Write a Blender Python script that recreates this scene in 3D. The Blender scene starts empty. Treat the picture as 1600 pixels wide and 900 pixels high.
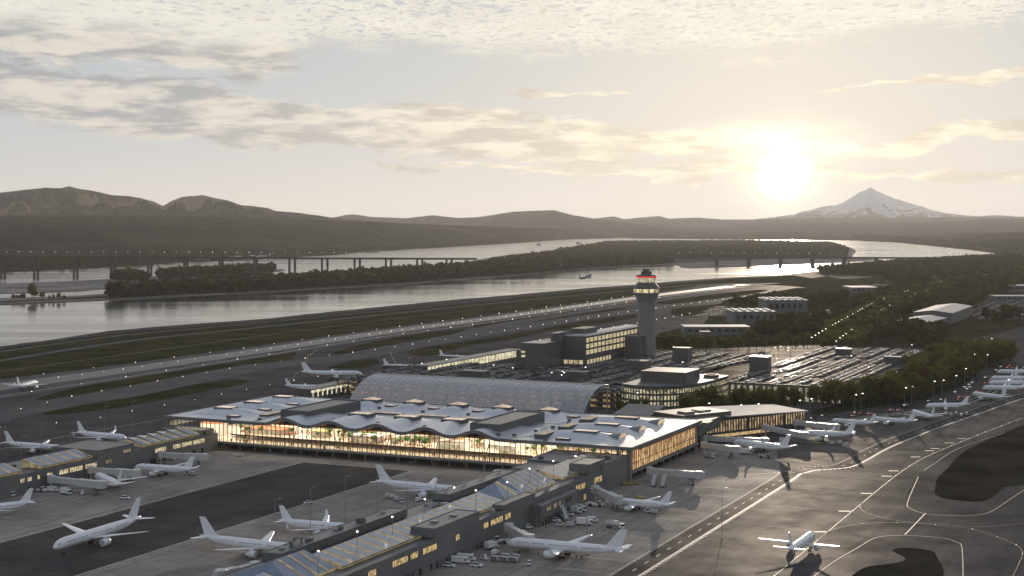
import bpy, math, random
from mathutils import Vector, noise, Matrix
R = math.radians
random.seed(7)
C = bpy.context.scene
COL = C.collection

# ------------------------------------------------------------------ camera, sky, sun, exposure
F, HC, Y0 = 2303.0, 137.0, 350.0            # focal length in 1600-px units, camera height, horizon row
CU, CV, c_, s_ = 579.2, -733.6, math.cos(R(25)), math.sin(R(25))
cam_d = bpy.data.cameras.new('camera'); cam = bpy.data.objects.new('camera', cam_d); COL.objects.link(cam)
cam.location = (CU, CV, HC); cam.rotation_euler = (R(90), 0, R(25))
cam_d.sensor_width = 36; cam_d.lens = 36*F/1600; cam_d.shift_y = -100/1600
cam_d.clip_start = 1; cam_d.clip_end = 200000
C.camera = cam
SUN_EL, SUN_AZ = R(6.5), R(-14.4)            # azimuth clockwise from +Y
GLOW_EL, GLOW_AZ = R(1.75), R(-14.6)
sd = bpy.data.lights.new('sun', 'SUN'); so = bpy.data.objects.new('sun', sd); COL.objects.link(so)
sd.energy = 2.8; sd.angle = R(0.6); sd.color = (1.0, 0.83, 0.65)
dirv = Vector((math.sin(SUN_AZ)*math.cos(SUN_EL), math.cos(SUN_AZ)*math.cos(SUN_EL), math.sin(SUN_EL)))
so.rotation_euler = dirv.to_track_quat('Z', 'Y').to_euler()
C.view_settings.view_transform = 'Standard'; C.view_settings.look = 'None'
C.view_settings.exposure = 0.12; C.view_settings.gamma = 1
C.cycles.use_denoising = True
C.cycles.max_bounces = 6; C.cycles.diffuse_bounces = 2; C.cycles.glossy_bounces = 3; C.cycles.transmission_bounces = 4
C.cycles.volume_bounces = 0; C.cycles.transparent_max_bounces = 8
C.cycles.sample_clamp_indirect = 4

class NT:
    """small helper to write node trees"""
    def __init__(s, nt): s.nt = nt; s.n = nt.nodes; s.l = nt.links
    def new(s, t, **k):
        nd = s.n.new(t)
        for a, b in k.items(): setattr(nd, a, b)
        return nd
    def put(s, inp, val):
        if isinstance(val, bpy.types.NodeSocket): s.l.new(val, inp)
        elif val is not None:
            if isinstance(val, (tuple, list)) and len(val) == 3 and getattr(inp, 'type', '') == 'RGBA': val = (*val, 1)
            inp.default_value = val
    def m(s, op, a, b=None, c=None, clamp=False):
        nd = s.new('ShaderNodeMath', operation=op); nd.use_clamp = clamp
        for i, x in enumerate((a, b, c)):
            if x is not None: s.put(nd.inputs[i], x)
        return nd.outputs[0]
    def vm(s, op, a, b=None, out=0):
        nd = s.new('ShaderNodeVectorMath', operation=op); s.put(nd.inputs[0], a)
        if b is not None: s.put(nd.inputs[1], b)
        return nd.outputs[out]
    def mix(s, f, a, b, blend='MIX'):
        nd = s.new('ShaderNodeMix', data_type='RGBA', blend_type=blend)
        s.put(nd.inputs['Factor'], f); s.put(nd.inputs['A'], a) if False else None
        s.put(nd.inputs[6], a); s.put(nd.inputs[7], b); s.put(nd.inputs[0], f)
        return nd.outputs[2]
    def noise(s, vec, scale, detail=4, rough=0.5, dist=0.0):
        nd = s.new('ShaderNodeTexNoise'); s.put(nd.inputs['Vector'], vec)
        nd.inputs['Scale'].default_value = scale; nd.inputs['Detail'].default_value = detail
        nd.inputs['Roughness'].default_value = rough; nd.inputs['Distortion'].default_value = dist
        return nd.outputs['Fac']
    def ramp(s, f, a, b, c=0.0, d=1.0, smooth=True):
        nd = s.new('ShaderNodeMapRange'); nd.interpolation_type = 'SMOOTHSTEP' if smooth else 'LINEAR'
        s.put(nd.inputs[0], f)
        for i, x in enumerate((a, b, c, d)): s.put(nd.inputs[i+1], x)
        return nd.outputs[0]
    def scalev(s, vec, sx, sy, sz, rz=0.0):
        nd = s.new('ShaderNodeMapping'); s.put(nd.inputs[0], vec)
        nd.inputs['Scale'].default_value = (sx, sy, sz); nd.inputs['Rotation'].default_value = (0, 0, rz)
        return nd.outputs[0]

def build_world():
    w = bpy.data.worlds.new('World'); C.world = w; w.use_nodes = True
    t = NT(w.node_tree); t.n.clear()
    out = t.new('ShaderNodeOutputWorld'); bg = t.new('ShaderNodeBackground')
    t.l.new(bg.outputs[0], out.inputs[0])
    sky = t.new('ShaderNodeTexSky', sky_type='NISHITA'); sky.sun_disc = False
    sky.sun_elevation = SUN_EL; sky.sun_rotation = SUN_AZ; sky.altitude = 100
    sky.air_density = 1.0; sky.dust_density = 3.0; sky.ozone_density = 1.2
    bg.inputs[1].default_value = SKY_STRENGTH
    co = t.new('ShaderNodeTexCoord').outputs['Generated']
    d = t.vm('NORMALIZE', co)
    sp = t.new('ShaderNodeSeparateXYZ'); t.put(sp.inputs[0], d)
    x, y, z = sp.outputs
    k = 1/SKY_STRENGTH
    # angular coordinates: az (deg, from the view axis, right positive) and el (deg)
    rx = t.m('ADD', t.m('MULTIPLY', x, c_), t.m('MULTIPLY', y, s_))
    ry = t.m('ADD', t.m('MULTIPLY', x, -s_), t.m('MULTIPLY', y, c_))
    az = t.m('MULTIPLY', t.m('ARCTAN2', rx, ry), 57.2958)
    el = t.m('MULTIPLY', t.m('ARCSINE', z), 57.2958)
    # air glow near the sun
    gd = Vector((math.sin(GLOW_AZ)*math.cos(GLOW_EL), math.cos(GLOW_AZ)*math.cos(GLOW_EL), math.sin(GLOW_EL)))
    dot = t.vm('DOT_PRODUCT', d, tuple(gd), out=1)
    ang = t.m('MULTIPLY', t.m('ARCCOSINE', t.m('MINIMUM', dot, 0.9999999)), 57.2958)
    def gauss(v, w_): return t.m('EXPONENT', t.m('MULTIPLY', t.m('POWER', t.m('DIVIDE', v, w_), 2.0), -1.0))
    core = gauss(ang, 0.52); mid = gauss(ang, 1.45); wide = t.m('EXPONENT', t.m('MULTIPLY', ang, -1/7.5)); vwide = t.m('EXPONENT', t.m('MULTIPLY', ang, -1/28))
    # base gradient : Nishita tinted to the thin evening air of the photograph
    base = t.mix(0.965, sky.outputs[0], tuple(v*k for v in (0.335, 0.415, 0.50)))
    hor = t.m('EXPONENT', t.m('MULTIPLY', t.m('MAXIMUM', el, 0.0), -1/4.5))
    base = t.mix(t.m('MULTIPLY', hor, 0.85), base, tuple(v*k for v in (0.73, 0.70, 0.665)))
    low = t.ramp(el, -6.0, 0.0)                          # below the horizon
    # ---- clouds, on a far flat layer
    zc = t.m('MAXIMUM', z, 0.02)
    cb = t.new('ShaderNodeCombineXYZ'); t.put(cb.inputs[0], t.m('DIVIDE', rx, zc)); t.put(cb.inputs[1], t.m('DIVIDE', ry, zc)); cb.inputs[2].default_value = 3.7
    pc = cb.outputs[0]
    ca = t.new('ShaderNodeCombineXYZ'); t.put(ca.inputs[0], az); t.put(ca.inputs[1], el); pa = ca.outputs[0]
    wob = t.m('MULTIPLY', t.m('SUBTRACT', t.noise(t.scalev(pa, 0.16, 0.5, 1), 1.0, 4, 0.6), 0.5), 3.0)
    elw = t.m('ADD', el, wob)
    # top deck of small cloudlets
    cells = t.noise(t.scalev(pc, 1.0, 0.5, 1.0), 15.0, 6, 0.62, 0.3)
    big = t.noise(t.scalev(pc, 0.5, 0.16, 1.0), 1.3, 3, 0.5, 0.4)
    topm = t.ramp(t.m('SUBTRACT', elw, t.m('MULTIPLY', t.m('ABSOLUTE', t.m('SUBTRACT', az, 4.0)), 0.03)), 5.9, 7.2)
    topc = t.m('MULTIPLY', t.ramp(t.m('ADD', cells, t.m('MULTIPLY', big, 0.55)), 0.70, 0.84), topm)
    # left bank: two long bands dropping to the right
    st = t.noise(t.scalev(pa, 0.16, 1.1, 1.0, R(7)), 1.1, 7, 0.66, 0.6)
    fine = t.noise(t.scalev(pa, 0.9, 3.6, 1.0, R(4)), 1.2, 5, 0.62, 0.5)
    def band(az0, e0, slope, wd, lo, hi, thr):
        cen = t.m('ADD', t.m('MULTIPLY', t.m('SUBTRACT', az, az0), slope), e0)
        g = gauss(t.m('SUBTRACT', elw, cen), wd)
        g = t.m('MULTIPLY', g, t.m('MULTIPLY', t.ramp(az, lo, lo+4), t.ramp(az, hi, hi-6.0)))
        v = t.m('MULTIPLY', t.m('ADD', t.m('MULTIPLY', st, 0.6), t.m('MULTIPLY', fine, 0.55)), g)
        return t.ramp(v, thr, thr+0.15)
    b1 = band(-19, 4.9, -0.085, 1.25, -60, 8, 0.28)
    b2 = band(-19, 7.4, -0.05, 1.7, -60, -5, 0.24)
    b3 = band(0, 3.1, -0.03, 0.85, -14, 12, 0.30)
    b4 = band(12, 3.0, 0.045, 0.55, 4, 60, 0.30)
    b5 = band(2, 2.1, -0.02, 0.28, -8, 26, 0.36)
    b6 = band(4, 5.0, -0.02, 0.30, -3, 9, 0.42)
    b7 = band(15, 5.2, 0.085, 0.28, 9, 60, 0.36)
    cl = topc
    for b in (b1, b2, b3, b4, b5, b6, b7): cl = t.m('MAXIMUM', cl, b)
    dark = t.ramp(t.m('ADD', t.m('MULTIPLY', st, 0.55), t.m('MULTIPLY', t.noise(t.scalev(pa, 0.5, 1.9, 1.0), 1.0, 4, 0.55), 0.5)), 0.44, 0.60)
    near = t.ramp(t.m('ADD', ang, 0.0), 26.0, 4.0)
    ccol_l = t.mix(near, tuple(v*k for v in (0.70, 0.645, 0.58)), tuple(v*k for v in (0.95, 0.86, 0.68)))
    ccol_d = t.mix(near, tuple(v*k for v in (0.32, 0.335, 0.36)), tuple(v*k for v in (0.62, 0.54, 0.45)))
    ccol = t.mix(dark, ccol_l, ccol_d)
    topcol = t.mix(t.ramp(cells, 0.50, 0.72), tuple(v*k for v in (0.82, 0.79, 0.71)), tuple(v*k for v in (0.52, 0.50, 0.47)))
    ccol = t.mix(t.m('MULTIPLY', topm, 0.8), ccol, topcol)
    col = t.mix(t.m('MULTIPLY', cl, 0.92), base, ccol)
    def addc(col, f, c): return t.mix(f, col, tuple(v*k for v in c), 'ADD')
    col = addc(col, core, (5.0, 4.5, 3.4)); blob = t.m('MULTIPLY', gauss(t.m('SUBTRACT', az, 10.4), 2.6), gauss(t.m('SUBTRACT', elw, 3.1), 0.6)); col = addc(col, blob, (0.55, 0.47, 0.30))
    col = addc(col, mid, (0.7, 0.6, 0.36)); col = addc(col, wide, (0.17, 0.14, 0.08)); col = addc(col, vwide, (0.07, 0.055, 0.02))
    # the part of the sky far above the frame: cooler and dimmer
    col = t.mix(t.ramp(el, 9.0, 34.0, 0.0, 1.0), col, t.mix(0.8, sky.outputs[0], tuple(v*k for v in (0.35, 0.395, 0.49))))
    col = t.mix(low, tuple(v*k for v in (0.10, 0.09, 0.08)), col)
    t.l.new(col, bg.inputs[0])
    w.cycles.sampling_method = 'MANUAL'; w.cycles.sample_map_resolution = 1024
SKY_STRENGTH = 0.12
HALL_W = 10500.0
build_world()

# ------------------------------------------------------------------ pixel <-> place
def O2L(X, Y): return (CU + X*c_ - Y*s_, CV + X*s_ + Y*c_)
def P(px, py, z=0.0):
    Y = F*(HC-z)/(py-Y0); X = (px-800)/F*Y
    return O2L(X, Y)
def Pz(px, py, z=0.0): return (*P(px, py, z), z)
def PU(px, py, u):
    dx = (px-800)/F; du, dv, dz = dx*c_-s_, dx*s_+c_, -(py-Y0)/F
    t = (u-CU)/du; return (u, CV+dv*t, HC+dz*t)
def dist(u, v): return math.hypot(u-CU, v-CV)

# ------------------------------------------------------------------ mesh helpers
class MB:
    def __init__(s): s.v = []; s.f = []; s.mi = []
    def add(s, vs, fs, mi=0):
        n = len(s.v); s.v += [tuple(a) for a in vs]
        for f in fs: s.f.append([i+n for i in f]); s.mi.append(mi)
        return s
    def box(s, x0, y0, z0, x1, y1, z1, mi=0):
        vs = [(x0,y0,z0),(x1,y0,z0),(x1,y1,z0),(x0,y1,z0),(x0,y0,z1),(x1,y0,z1),(x1,y1,z1),(x0,y1,z1)]
        return s.add(vs, [(3,2,1,0),(4,5,6,7),(0,1,5,4),(1,2,6,5),(2,3,7,6),(3,0,4,7)], mi)
    def prism(s, poly, z0, z1, mi=0, top=None):
        a = sum(poly[i][0]*poly[(i+1)%len(poly)][1]-poly[(i+1)%len(poly)][0]*poly[i][1] for i in range(len(poly)))
        if a < 0: poly = poly[::-1]
        n = len(poly)
        vs = [(p[0],p[1],z0) for p in poly]+[(p[0],p[1],z1) for p in poly]
        s.add(vs, [tuple(range(n-1,-1,-1))]+[(i,(i+1)%n,n+(i+1)%n,n+i) for i in range(n)], mi)
        s.add(vs[n:], [tuple(range(n))], mi if top is None else top)
        return s
    def sheet(s, poly, z, mi=0):
        a = sum(poly[i][0]*poly[(i+1)%len(poly)][1]-poly[(i+1)%len(poly)][0]*poly[i][1] for i in range(len(poly)))
        if a < 0: poly = poly[::-1]
        return s.add([(p[0],p[1],z) for p in poly], [tuple(range(len(poly)))], mi)
    def loft(s, rings, mi=0, cap=True, closed=True):
        n = len(rings[0]); vs = [p for r in rings for p in r]; fs = []
        for i in range(len(rings)-1):
            for j in range(n if closed else n-1):
                a, b = i*n+j, i*n+(j+1)%n
                fs.append((a, b, b+n, a+n))
        if cap and closed: fs += [tuple(range(n-1,-1,-1)), tuple((len(rings)-1)*n+j for j in range(n))]
        return s.add(vs, fs, mi)
    def tube(s, pts, r, n=6, mi=0):
        rings = []
        for i, p in enumerate(pts):
            p = Vector(p); a = Vector(pts[max(0,i-1)]); b = Vector(pts[min(len(pts)-1,i+1)])
            q = (b-a).normalized().to_track_quat('Z','Y'); rr = r[i] if isinstance(r,(list,tuple)) else r
            rings.append([p+q@Vector((math.cos(2*math.pi*k/n)*rr, math.sin(2*math.pi*k/n)*rr, 0)) for k in range(n)])
        return s.loft(rings, mi)
    def lathe(s, prof, n=12, mi=0, x=0, y=0, cap=True):
        return s.loft([[(x+r*math.cos(2*math.pi*k/n), y+r*math.sin(2*math.pi*k/n), z) for k in range(n)] for r, z in prof], mi, cap)
    def ribbon(s, pts, w, z, mi=0, off=0.0):
        L_, R_ = [], []
        for i, p in enumerate(pts):
            a = pts[max(0,i-1)]; b = pts[min(len(pts)-1,i+1)]
            dx, dy = b[0]-a[0], b[1]-a[1]; l = math.hypot(dx,dy) or 1; nx, ny = -dy/l, dx/l
            L_.append((p[0]+nx*(off+w/2), p[1]+ny*(off+w/2), z)); R_.append((p[0]+nx*(off-w/2), p[1]+ny*(off-w/2), z))
        n = len(pts)
        return s.add(L_+R_, [(i, n+i, n+i+1, i+1) for i in range(n-1)], mi)

def mesh(name, mb, mats, smooth=False):
    me = bpy.data.meshes.new(name); me.from_pydata(mb.v, [], mb.f)
    if not isinstance(mats, (list, tuple)): mats = [mats]
    for m in mats: me.materials.append(m)
    if len(mats) > 1: me.polygons.foreach_set('material_index', mb.mi)
    if smooth: me.polygons.foreach_set('use_smooth', [True]*len(mb.f))
    me.update(); return me
def link(name, me, parent=None, loc=None, rz=0):
    o = bpy.data.objects.new(name, me); COL.objects.link(o)
    if parent is not None: o.parent = parent
    if loc is not None: o.location = loc; o.rotation_euler = (0,0,rz)
    return o
def obj(name, mb, mats, parent=None, loc=None, rz=0, smooth=False): return link(name, mesh(name, mb, mats, smooth), parent, loc, rz)
def tag(o, label, cat, group=None, kind=None):
    if label: o['label'] = label
    if cat: o['category'] = cat
    if group: o['group'] = group
    if kind: o['kind'] = kind
    return o
def thing(name, label, cat, loc=(0,0,0), rz=0, group=None):
    o = bpy.data.objects.new(name, None); COL.objects.link(o); o.location = loc; o.rotation_euler = (0,0,rz)
    return tag(o, label, cat, group)
def struct(name, mb, mats, smooth=False, label=None): 
    o = obj(name, mb, mats, smooth=smooth); o['kind'] = 'structure'
    if label: o['label'] = label
    return o
KIDS = {}
def copy_tree(o, parent=None):
    c = o.copy(); COL.objects.link(c)
    if parent is not None: c.parent = parent
    for ch in list(o.children): copy_tree(ch, c)
    return c
def dup(o, loc, rz, label=None, group=None, scale=None):
    c = copy_tree(o); c.location = loc; c.rotation_euler = (0,0,rz)
    if label: c['label'] = label
    if group: c['group'] = group
    if scale: c.scale = (scale,)*3 if not isinstance(scale, tuple) else scale
    return c
def smoothline(pts, n=6):
    out = []
    for i in range(len(pts)-1):
        p0 = pts[max(0,i-1)]; p1 = pts[i]; p2 = pts[i+1]; p3 = pts[min(len(pts)-1,i+2)]
        for k in range(n):
            t = k/n; t2 = t*t; t3 = t2*t
            out.append(tuple(0.5*((2*p1[j])+(-p0[j]+p2[j])*t+(2*p0[j]-5*p1[j]+4*p2[j]-p3[j])*t2+(-p0[j]+3*p1[j]-3*p2[j]+p3[j])*t3) for j in range(2)))
    out.append(tuple(pts[-1][:2])); return out
def walk(pts, step, start=0.0):
    """points every `step` metres along a line, with heading"""
    out = []; acc = -start
    for a, b in zip(pts, pts[1:]):
        l = math.hypot(b[0]-a[0], b[1]-a[1])
        if l < 1e-6: continue
        h = math.atan2(b[1]-a[1], b[0]-a[0])
        d = -acc if acc < 0 else (step-acc if acc > 0 else 0)
        if acc < 0: d = -acc; 
        while d <= l:
            out.append((a[0]+(b[0]-a[0])*d/l, a[1]+(b[1]-a[1])*d/l, h)); d += step
        acc = (l-(d-step)); acc = acc if acc > 1e-9 else 1e-9
    return out
def px(pts, z=0.0): return [P(a, b, z) for a, b in pts]
def pxs(pts, z=0.0, n=6): return smoothline(px(pts, z), n)
def inside(p, poly):
    r = False; j = len(poly)-1
    for i in range(len(poly)):
        if (poly[i][1] > p[1]) != (poly[j][1] > p[1]) and p[0] < (poly[j][0]-poly[i][0])*(p[1]-poly[i][1])/(poly[j][1]-poly[i][1])+poly[i][0]: r = not r
        j = i
    return r

# ------------------------------------------------------------------ materials
def mat(name, col, rough=0.6, metal=0.0, var=0.0, vscale=0.3, bump=0.0, bscale=1.0, col2=None, stretch=None, emit=None, es=0.0, spec=0.5, detail=4, lo=0.35, hi=0.65):
    m = bpy.data.materials.new(name); m.use_nodes = True; t = NT(m.node_tree)
    b = t.n['Principled BSDF']; b.inputs['Roughness'].default_value = rough; b.inputs['Metallic'].default_value = metal
    b.inputs['Specular IOR Level'].default_value = spec
    geo = t.new('ShaderNodeNewGeometry').outputs['Position']
    vec = t.scalev(geo, *stretch) if stretch else geo
    if var or col2:
        c2 = col2 or tuple(min(1, v*(1+var)) for v in col); c1 = col if col2 else tuple(v*(1-var) for v in col)
        f = t.ramp(t.noise(vec, vscale, detail, 0.6), lo, hi)
        t.l.new(t.mix(f, c1, c2), b.inputs['Base Color'])
    else: b.inputs['Base Color'].default_value = (*col, 1)
    if bump:
        bn = t.new('ShaderNodeBump'); bn.inputs['Strength'].default_value = bump; bn.inputs['Distance'].default_value = 0.3
        t.l.new(t.noise(vec, bscale, 3), bn.inputs['Height']); t.l.new(bn.outputs[0], b.inputs['Normal'])
    if emit:
        b.inputs['Emission Color'].default_value = (*emit, 1); b.inputs['Emission Strength'].default_value = es
        m.cycles.emission_sampling = 'NONE'
    return m

def pave(name, c1, c2, rough, joint=0.0, streak=0.5, rz=0.0, jcol=0.6, sheen=0.020):
    """paving: patches, tyre streaks along the lane, slab joints"""
    m = bpy.data.materials.new(name); m.use_nodes = True; t = NT(m.node_tree); b = t.n['Principled BSDF']
    geo = t.new('ShaderNodeNewGeometry').outputs['Position']
    g2 = t.scalev(geo, 1, 1, 0, rz)
    n1 = t.ramp(t.noise(t.scalev(g2, 1, 1, 1), 0.035, 5, 0.62), 0.3, 0.7)
    n2 = t.ramp(t.noise(t.scalev(g2, 0.30, 0.012, 1), 1.0, 4, 0.6), 0.35, 0.7)
    n3 = t.ramp(t.noise(t.scalev(g2, 0.012, 0.25, 1), 1.0, 4, 0.6), 0.4, 0.75)
    n4 = t.noise(g2, 0.9, 3, 0.6)
    f = t.m('ADD', t.m('MULTIPLY', n1, 1-streak), t.m('MULTIPLY', t.m('ADD', t.m('MULTIPLY', n2, 0.6), t.m('MULTIPLY', n3, 0.4)), streak))
    f = t.m('ADD', f, t.m('MULTIPLY', t.m('SUBTRACT', n4, 0.5), 0.35), clamp=True)
    col = t.mix(f, c1, c2)
    st1 = t.ramp(t.noise(t.scalev(g2, 0.45, 0.02, 1), 1.0, 3, 0.7), 0.60, 0.74); st2 = t.ramp(t.noise(g2, 0.11, 5, 0.75), 0.60, 0.72)
    col = t.mix(t.m('MULTIPLY', t.m('MAXIMUM', st1, st2), 0.6), col, tuple(v*0.5 for v in c1))
    if joint:
        sx = t.new('ShaderNodeSeparateXYZ'); t.put(sx.inputs[0], g2)
        fac = None
        for a in sx.outputs[:2]:
            fr = t.m('FRACT', t.m('DIVIDE', a, joint)); w = t.m('LESS_THAN', fr, 0.22/joint*2)
            fac = w if fac is None else t.m('MAXIMUM', fac, w)
        col = t.mix(t.m('MULTIPLY', fac, 0.55), col, tuple(v*jcol for v in c1))
        vor = t.new('ShaderNodeTexWhiteNoise'); fl = t.vm('FLOOR', t.scalev(g2, 1/joint, 1/joint, 1)); t.put(vor.inputs[0], fl)
        col = t.mix(t.m('MULTIPLY', vor.outputs[0], 0.16), col, tuple(v*0.45 for v in c1))
    t.l.new(col, b.inputs['Base Color'])
    rr = t.m('ADD', t.m('MULTIPLY', n1, 0.15), rough+0.2); t.l.new(rr, b.inputs['Roughness'])
    b.inputs['Specular IOR Level'].default_value = 0.0
    gl = t.new('ShaderNodeBsdfGlossy'); gl.inputs['Roughness'].default_value = 0.48; gl.inputs[0].default_value = (1,0.97,0.93,1)
    mx = t.new('ShaderNodeMixShader'); t.put(mx.inputs[0], t.m('ADD', t.m('MULTIPLY', n1, sheen), sheen*0.6))
    t.l.new(b.outputs[0], mx.inputs[1]); t.l.new(gl.outputs[0], mx.inputs[2]); t.l.new(mx.outputs[0], t.n['Material Output'].inputs[0])
    return m

M = {}
M['asphalt'] = pave('asphalt', (0.045,0.041,0.044), (0.080,0.074,0.077), 0.62, 0, 0.6)
M['asphalt_dark'] = pave('asphalt_dark', (0.042,0.040,0.040), (0.068,0.064,0.062), 0.6, 0, 0.6)
M['concrete'] = pave('concrete', (0.20,0.18,0.162), (0.38,0.345,0.30), 0.50, 7.6, 0.55)
M['concrete_brown'] = pave('concrete_brown', (0.085,0.075,0.067), (0.18,0.16,0.14), 0.48, 7.6, 0.6)
M['runway'] = pave('runway', (0.072,0.067,0.070), (0.130,0.122,0.125), 0.5, 0, 0.7, R(-4))
M['rubber'] = mat('rubber_marks', (0.03,0.029,0.031), 0.5, col2=(0.06,0.057,0.058), vscale=0.05)
M['grass'] = mat('grass', (0.024,0.027,0.012), 0.95, col2=(0.055,0.050,0.024), vscale=0.02, detail=6, spec=0.0)
M['grass_dark'] = mat('grass_dark', (0.022,0.020,0.015), 0.95, col2=(0.048,0.042,0.028), vscale=0.03, detail=6, spec=0.0)
M['soil'] = mat('soil', (0.05,0.045,0.03), 0.95, col2=(0.09,0.08,0.055), vscale=0.01, detail=6, spec=0.0)
M['sand'] = mat('sand', (0.16,0.14,0.13), 0.9, col2=(0.26,0.235,0.22), vscale=0.01, spec=0.0)
M['white_line'] = mat('white_line_paint', (0.45,0.43,0.40), 0.6, var=0.25, vscale=0.4)
M['yellow_line'] = mat('yellow_line_paint', (0.30,0.26,0.18), 0.6, var=0.3, spec=0.12, vscale=0.4)
M['pale_line'] = mat('pale_line_paint', (0.30,0.28,0.24), 0.6, var=0.25, spec=0.2, vscale=0.4)
M['rail'] = mat('kerb_concrete', (0.35,0.32,0.28), 0.7, var=0.2)
M['plane_white'] = mat('aircraft_white', (0.80,0.80,0.80), 0.28, var=0.03, vscale=0.4)
M['plane_grey'] = mat('aircraft_grey', (0.42,0.43,0.45), 0.35)
M['plane_backlit'] = mat('aircraft_backlit', (0.10,0.12,0.16), 0.4)  # white aircraft seen against the sun, its shade put into the colour
M['black'] = mat('dark_glass', (0.012,0.012,0.014), 0.15)
M['tyre'] = mat('tyre_rubber', (0.02,0.02,0.02), 0.85)
M['white'] = mat('vehicle_white', (0.72,0.72,0.70), 0.4)
M['grey'] = mat('grey_paint', (0.28,0.28,0.28), 0.5)
M['yellow'] = mat('yellow_paint', (0.42,0.33,0.05), 0.5)
M['bridge_white'] = mat('jet_bridge_panel', (0.50,0.49,0.47), 0.45, var=0.08, vscale=0.5)
M['steel'] = mat('steel', (0.30,0.30,0.30), 0.45, 0.6)
M['wall_grey'] = mat('concourse_cladding', (0.135,0.14,0.14), 0.5, col2=(0.165,0.168,0.165), vscale=1.2, stretch=(1,1,0.05))
def panelled(name, c1, c2, du, dz):
    m = bpy.data.materials.new(name); m.use_nodes = True; t = NT(m.node_tree); b = t.n['Principled BSDF']
    geo = t.new('ShaderNodeNewGeometry').outputs['Position']; sx = t.new('ShaderNodeSeparateXYZ'); t.put(sx.inputs[0], geo)
    hor = t.m('ADD', sx.outputs[0], sx.outputs[1]); col = t.mix(t.ramp(t.noise(geo, 0.06, 4), 0.35, 0.65), c1, c2)
    cell = t.new('ShaderNodeTexWhiteNoise'); cb = t.new('ShaderNodeCombineXYZ'); t.put(cb.inputs[0], t.m('FLOOR', t.m('DIVIDE', hor, du))); t.put(cb.inputs[1], t.m('FLOOR', t.m('DIVIDE', sx.outputs[2], dz))); t.put(cell.inputs[0], cb.outputs[0])
    col = t.mix(t.m('MULTIPLY', cell.outputs[0], 0.22), col, tuple(v*0.4 for v in c1))
    j = t.m('MAXIMUM', t.m('LESS_THAN', t.m('FRACT', t.m('DIVIDE', hor, du)), 0.06), t.m('LESS_THAN', t.m('FRACT', t.m('DIVIDE', sx.outputs[2], dz)), 0.05))
    stain = t.ramp(t.noise(t.scalev(geo, 0.5, 0.5, 0.06), 1.0, 4, 0.6), 0.5, 0.75)
    col = t.mix(t.m('MULTIPLY', stain, 0.35), col, tuple(v*0.5 for v in c1)); col = t.mix(t.m('MULTIPLY', j, 0.6), col, tuple(v*0.3 for v in c1))
    t.l.new(col, b.inputs['Base Color']); b.inputs['Roughness'].default_value = 0.5; return m
M['wall_grey'] = panelled('concourse_cladding', (0.13,0.135,0.135), (0.17,0.172,0.168), 2.6, 2.4)
M['office'] = panelled('office_cladding', (0.085,0.082,0.082), (0.10,0.098,0.096), 4.0, 3.6)
M['roof_dark'] = mat('roof_membrane', (0.055,0.06,0.063), 0.42, col2=(0.085,0.09,0.094), vscale=0.08)
M['cladding'] = mat('dark_cladding', (0.08,0.082,0.082), 0.6, var=0.08, vscale=0.3)
M['roof_metal'] = mat('roof_metal', (0.50,0.525,0.56), 0.40, 0.85, col2=(0.57,0.595,0.63), vscale=0.12, detail=5)
M['fascia'] = mat('roof_fascia', (0.16,0.165,0.17), 0.45, 0.4)
M['wood'] = mat('timber', (0.30,0.15,0.07), 0.6, var=0.2, vscale=0.6, stretch=(1,0.1,1))
M['panel_blue'] = mat('skylight_glass', (0.23,0.265,0.32), 0.16, 0.6, var=0.12, vscale=0.15)
M['frame_dark'] = mat('window_frame', (0.05,0.048,0.045), 0.5)
M['tower'] = mat('tower_concrete', (0.20,0.19,0.18), 0.75, var=0.08, vscale=0.1)
M['metal_roof'] = mat('pale_metal_roof', (0.34,0.335,0.33), 0.75, 0.0, var=0.08, vscale=0.1)
M['ware_wall'] = mat('warehouse_wall', (0.12,0.115,0.11), 0.6, var=0.08, vscale=0.1)
M['bridge'] = mat('bridge_concrete', (0.07,0.066,0.065), 0.9, spec=0.0)
M['deck'] = pave('deck_concrete', (0.04,0.038,0.038), (0.075,0.071,0.068), 0.5, 16.5, 0.5)
M['ramp'] = mat('ramp_concrete', (0.17,0.155,0.12), 0.8, var=0.1)
M['bark'] = mat('bark', (0.06,0.045,0.03), 0.9)
M['concrete_wall'] = mat('concrete_wall', (0.22,0.21,0.20), 0.75, var=0.1, vscale=0.2)

def lit(name, c1, c2, s, scale=0.6, stretch=None, dark=None):
    m = bpy.data.materials.new(name); m.use_nodes = True; t = NT(m.node_tree); b = t.n['Principled BSDF']
    geo = t.new('ShaderNodeNewGeometry').outputs['Position']
    vec = t.scalev(geo, *stretch) if stretch else geo
    f = t.ramp(t.noise(vec, scale, 3, 0.7), 0.38, 0.62)
    t.l.new(t.mix(f, c1, c2), b.inputs['Emission Color']); b.inputs['Emission Strength'].default_value = s
    b.inputs['Base Color'].default_value = (0.05,0.045,0.04,1); b.inputs['Roughness'].default_value = 0.15
    m.cycles.emission_sampling = 'NONE'
    return m
M['lit'] = lit('lit_window', (0.30,0.19,0.07), (0.85,0.62,0.30), 0.75, 0.5)
M['lit_pale'] = lit('lit_window_pale', (0.30,0.24,0.13), (0.95,0.80,0.50), 0.75, 0.7)
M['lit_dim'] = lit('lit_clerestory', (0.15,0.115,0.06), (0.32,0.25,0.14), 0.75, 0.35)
M['lit_sky'] = lit('lit_skylight', (0.46,0.33,0.22), (0.72,0.55,0.40), 0.8, 0.3)
M['lit_hall'] = lit('lit_hall_glass', (0.30,0.11,0.02), (1.0,0.70,0.34), 0.9, 0.55, (1,1,0.35))
M['lit_wing'] = lit('lit_wing_glass', (0.16,0.08,0.025), (0.75,0.56,0.30), 0.75, 0.5, (1,1,0.5))
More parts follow.
